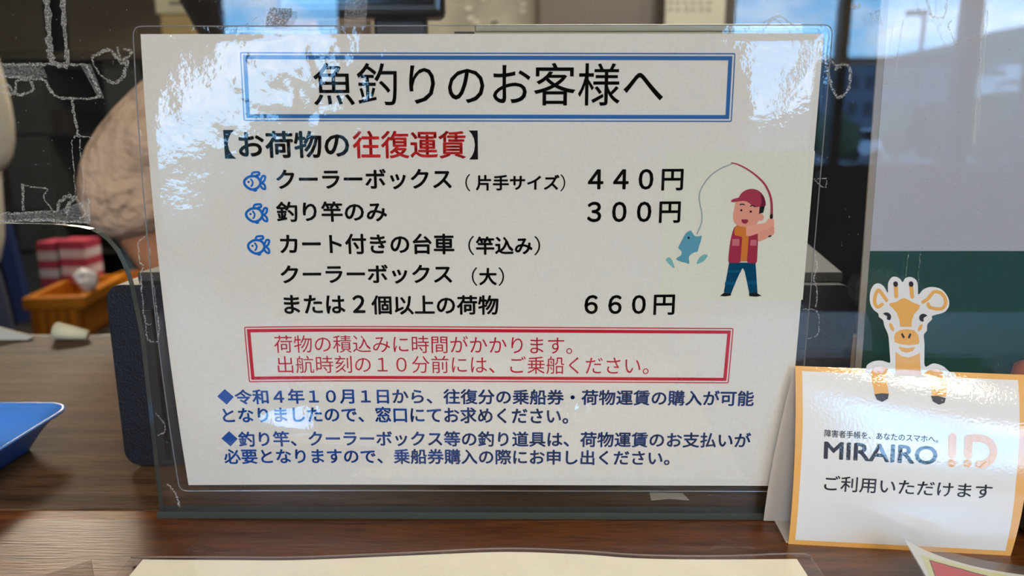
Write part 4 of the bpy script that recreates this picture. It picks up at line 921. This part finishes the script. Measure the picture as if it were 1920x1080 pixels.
def person(label, base, P, sleeve_r, m_top, m_bot, hairlong, cuff):
    """P: joints in world metres"""
    t = thing('person', base, label, 'person')
    names = ['pelvis', 'belly', 'chest', 'neck', 'head', 'crown', 'sl', 'el', 'wl', 'hl', 'sr', 'er', 'wr', 'hr', 'kl', 'al', 'tl', 'kr', 'ar', 'tr']
    idx = {n_: i for i, n_ in enumerate(names)}
    E = [('pelvis', 'belly'), ('belly', 'chest'), ('chest', 'neck'), ('neck', 'head'), ('head', 'crown'), ('chest', 'sl'), ('sl', 'el'), ('el', 'wl'), ('wl', 'hl'), ('chest', 'sr'), ('sr', 'er'), ('er', 'wr'), ('wr', 'hr'), ('pelvis', 'kl'), ('kl', 'al'), ('al', 'tl'), ('pelvis', 'kr'), ('kr', 'ar'), ('ar', 'tr')]
    rad = [(.09, .08), (.09, .08), (.09, .08), .045, (.085, .075), (.06, .06), .055, .042, .03, .036, .055, .042, .03, .036, .06, .045, .04, .06, .045, .04]
    skin_obj('body', [P[n_] for n_ in names], [(idx[a], idx[b]) for a, b in E], rad, m_skin, t)
    # five fingers on each hand
    for s_, w in (('hl', 'wl'), ('hr', 'wr')):
        d = (P[s_]-P[w]).normalized(); side = d.cross(Vector((0, 0, 1))).normalized()
        for k in range(5):
            if k < 4: st_ = P[s_]+side*(-.024+.016*k)+d*.02; ln = (.06, .07, .066, .05)[k]; p1 = st_+d*ln*.55+Vector((0, 0, -.004)); p2 = st_+d*ln+Vector((0, 0, -.016))
            else: st_ = P[w]+d*.03+side*-.03; p1 = st_+d*.025-side*.018; p2 = st_+d*.05-side*.024
            skin_obj('finger', [P[s_].lerp(st_, .4), st_, p1, p2], [(0, 1), (1, 2), (2, 3)], [.01, .009, .0085, .007], m_skin, t, sub=1)
    # clothes
    cs_ = lambda a, b, f: P[a].lerp(P[b], f)
    tv = [P['pelvis']+Vector((0, 0, -.07)), P['belly'], P['chest'], cs_('chest', 'neck', .75), P['sl'], P['el'], cs_('el', 'wl', cuff), P['sr'], P['er'], cs_('er', 'wr', cuff), cs_('sl', 'el', .5), cs_('sr', 'er', .5)]
    sr = sleeve_r
    skin_obj('top', tv, [(0, 1), (1, 2), (2, 3), (2, 4), (4, 10), (10, 5), (5, 6), (2, 7), (7, 11), (11, 8), (8, 9)], [(.165, .14), (.165, .135), (.165, .13), .066, sr, sr, sr*1.06, sr, sr, sr*1.06, sr*1.04, sr*1.04], m_top, t)
    bv = [P['pelvis'], P['kl'], P['al'], P['kr'], P['ar'], P['belly']]
    skin_obj('trousers', bv, [(0, 1), (1, 2), (0, 3), (3, 4), (0, 5)], [(.14, .12), .085, .068, .085, .068, (.13, .11)], m_bot, t)
    # hair cap and face
    hd = P['head']; f = P['face']
    b3 = bmesh.new(); bmesh.ops.create_uvsphere(b3, u_segments=24, v_segments=16, radius=1)
    for v in b3.verts:
        c = v.co.copy(); front = c.dot(f)
        k = 1.0 if not (front > .35 and c.z < .35) else .72
        v.co = Vector((c.x*.098*k, c.y*.108*k, c.z*.125*k-(hairlong*max(0, -c.z) if front < .2 else 0)))+hd+Vector((0, 0, .035))-f*.012
    me = bpy.data.meshes.new('hair'); b3.to_mesh(me); b3.free(); me.materials.append(m_hair)
    for p_ in me.polygons: p_.use_smooth = True
    o = bpy.data.objects.new('hair', me); COL.objects.link(o); o.parent = t; o.matrix_parent_inverse = world(t).inverted()
    sd = f.cross(Vector((0, 0, 1))).normalized()
    for sg in (-1, 1):
        c = hd+f*.083+sd*sg*.032+Vector((0, 0, .012)); MB().lathe([(0, 0), (.006, -.004), (.008, 0), (.006, .004), (0, .006)], c, 10).build('eye', mat('eye_dark', (20, 16, 14), .2), t, True)
        c = hd+sd*sg*.088; MB().lathe([(0, -.03), (.012, -.02), (.014, 0), (.014, .028), (0, .03)], c, 10).build('ear', m_skin, t, True)
    skin_obj('nose', [hd+f*.075+Vector((0, 0, .01)), hd+f*.1+Vector((0, 0, -.018)), hd+f*.082+Vector((0, 0, -.024))], [(0, 1), (1, 2)], [.008, .012, .006], m_skin, t, sub=1)
    c = hd+f*.083+Vector((0, 0, -.048)); MB().tube([c-sd*.02, c+f*.004, c+sd*.02], [.003, .005, .003], 8).build('mouth', mat('lips', (150, 84, 72), .5), t, True)
    return t
Yp = 440
pt = lambda px, py, Y=Yp: M(*onY(px, py, Y))
sh_l = pt(362, 182); el_l = pt(240, 350, 430); wr_l = pt(318, 502, 440)
ch = pt(545, 330, 500); P1 = dict(chest=ch, pelvis=Vector((ch.x+.03, .66, .63)), belly=Vector((ch.x+.02, .57, .86)), neck=ch+Vector((-.01, 0, .18)), head=ch+Vector((-.015, -.01, .315)), crown=ch+Vector((-.015, 0, .395)),
    sl=sh_l, el=el_l, wl=wr_l, hl=wr_l+Vector((.07, -.0, -.008)), sr=ch+Vector((.19, .0, .01)), er=ch+Vector((.26, -.02, -.25)), wr=ch+Vector((.12, -.12, -.30)), hr=ch+Vector((.06, -.14, -.30)),
    kl=Vector((ch.x-.10, .52, .50)), al=Vector((ch.x-.11, .58, .10)), tl=Vector((ch.x-.12, .46, .05)), kr=Vector((ch.x+.17, .52, .50)), ar=Vector((ch.x+.18, .58, .10)), tr=Vector((ch.x+.18, .46, .05)), face=Vector((.75, .55, -.2)).normalized())
person('person in a beige loose-sleeved top seated behind the notice, arm bent over the counter', Vector((ch.x, .62, 0)), P1, .061, m_sweater, m_navy, .12, .62)
# stool carrying the seated clerk
chx = P1['pelvis'].x; oc = thing('stool', (chx, .68, 0), 'dark round stool under the clerk in the beige top', 'stool'); m_ch = mat('stool_fabric', (36, 38, 44), .8)
MB().lathe([(0, .405), (.16, .405), (.17, .42), (.165, .45), (0, .455)], (chx, .68, 0), 28).build('seat', m_ch, oc, True)
MB().tube([(chx, .68, .028), (chx, .68, .41)], .026).build('column', m_steel, oc); MB().lathe([(0, 0), (.17, 0), (.165, .015), (.03, .03), (0, .03)], (chx, .68, 0), 28).build('base', m_steel, oc, True)
# standing person at the far left edge
qx = M(*onY(-156, 300, 1300)).x
fz = lambda z: z
P2 = dict(pelvis=Vector((qx, 1.30, .87)), belly=Vector((qx, 1.30, 1.08)), chest=Vector((qx, 1.31, 1.28)), neck=Vector((qx, 1.31, 1.44)), head=Vector((qx, 1.29, 1.55)), crown=Vector((qx, 1.30, 1.63)), sl=Vector((qx-.17, 1.31, 1.36)), el=Vector((qx-.21, 1.30, 1.10)), wl=Vector((qx-.17, 1.16, .95)), hl=Vector((qx-.15, 1.09, .94)),
    sr=Vector((qx+.15, 1.31, 1.36)), er=Vector((qx+.13, 1.36, 1.12)), wr=Vector((qx-.02, 1.14, 1.12)), hr=Vector((qx-.08, 1.11, 1.12)), kl=Vector((qx-.09, 1.29, .50)), al=Vector((qx-.09, 1.31, .09)), tl=Vector((qx-.10, 1.18, .05)), kr=Vector((qx+.09, 1.29, .50)), ar=Vector((qx+.09, 1.31, .09)), tr=Vector((qx+.10, 1.18, .05)), face=Vector((.5, -.85, -.1)).normalized())
m_knit = mat('grey_knit', (176, 168, 150), .9, bump=(40, .5, .006))
person('person in a pale grey knit top and navy trousers standing at the far left edge', Vector((qx, 1.30, 0)), P2, .062, m_knit, m_navy, .02, .9)
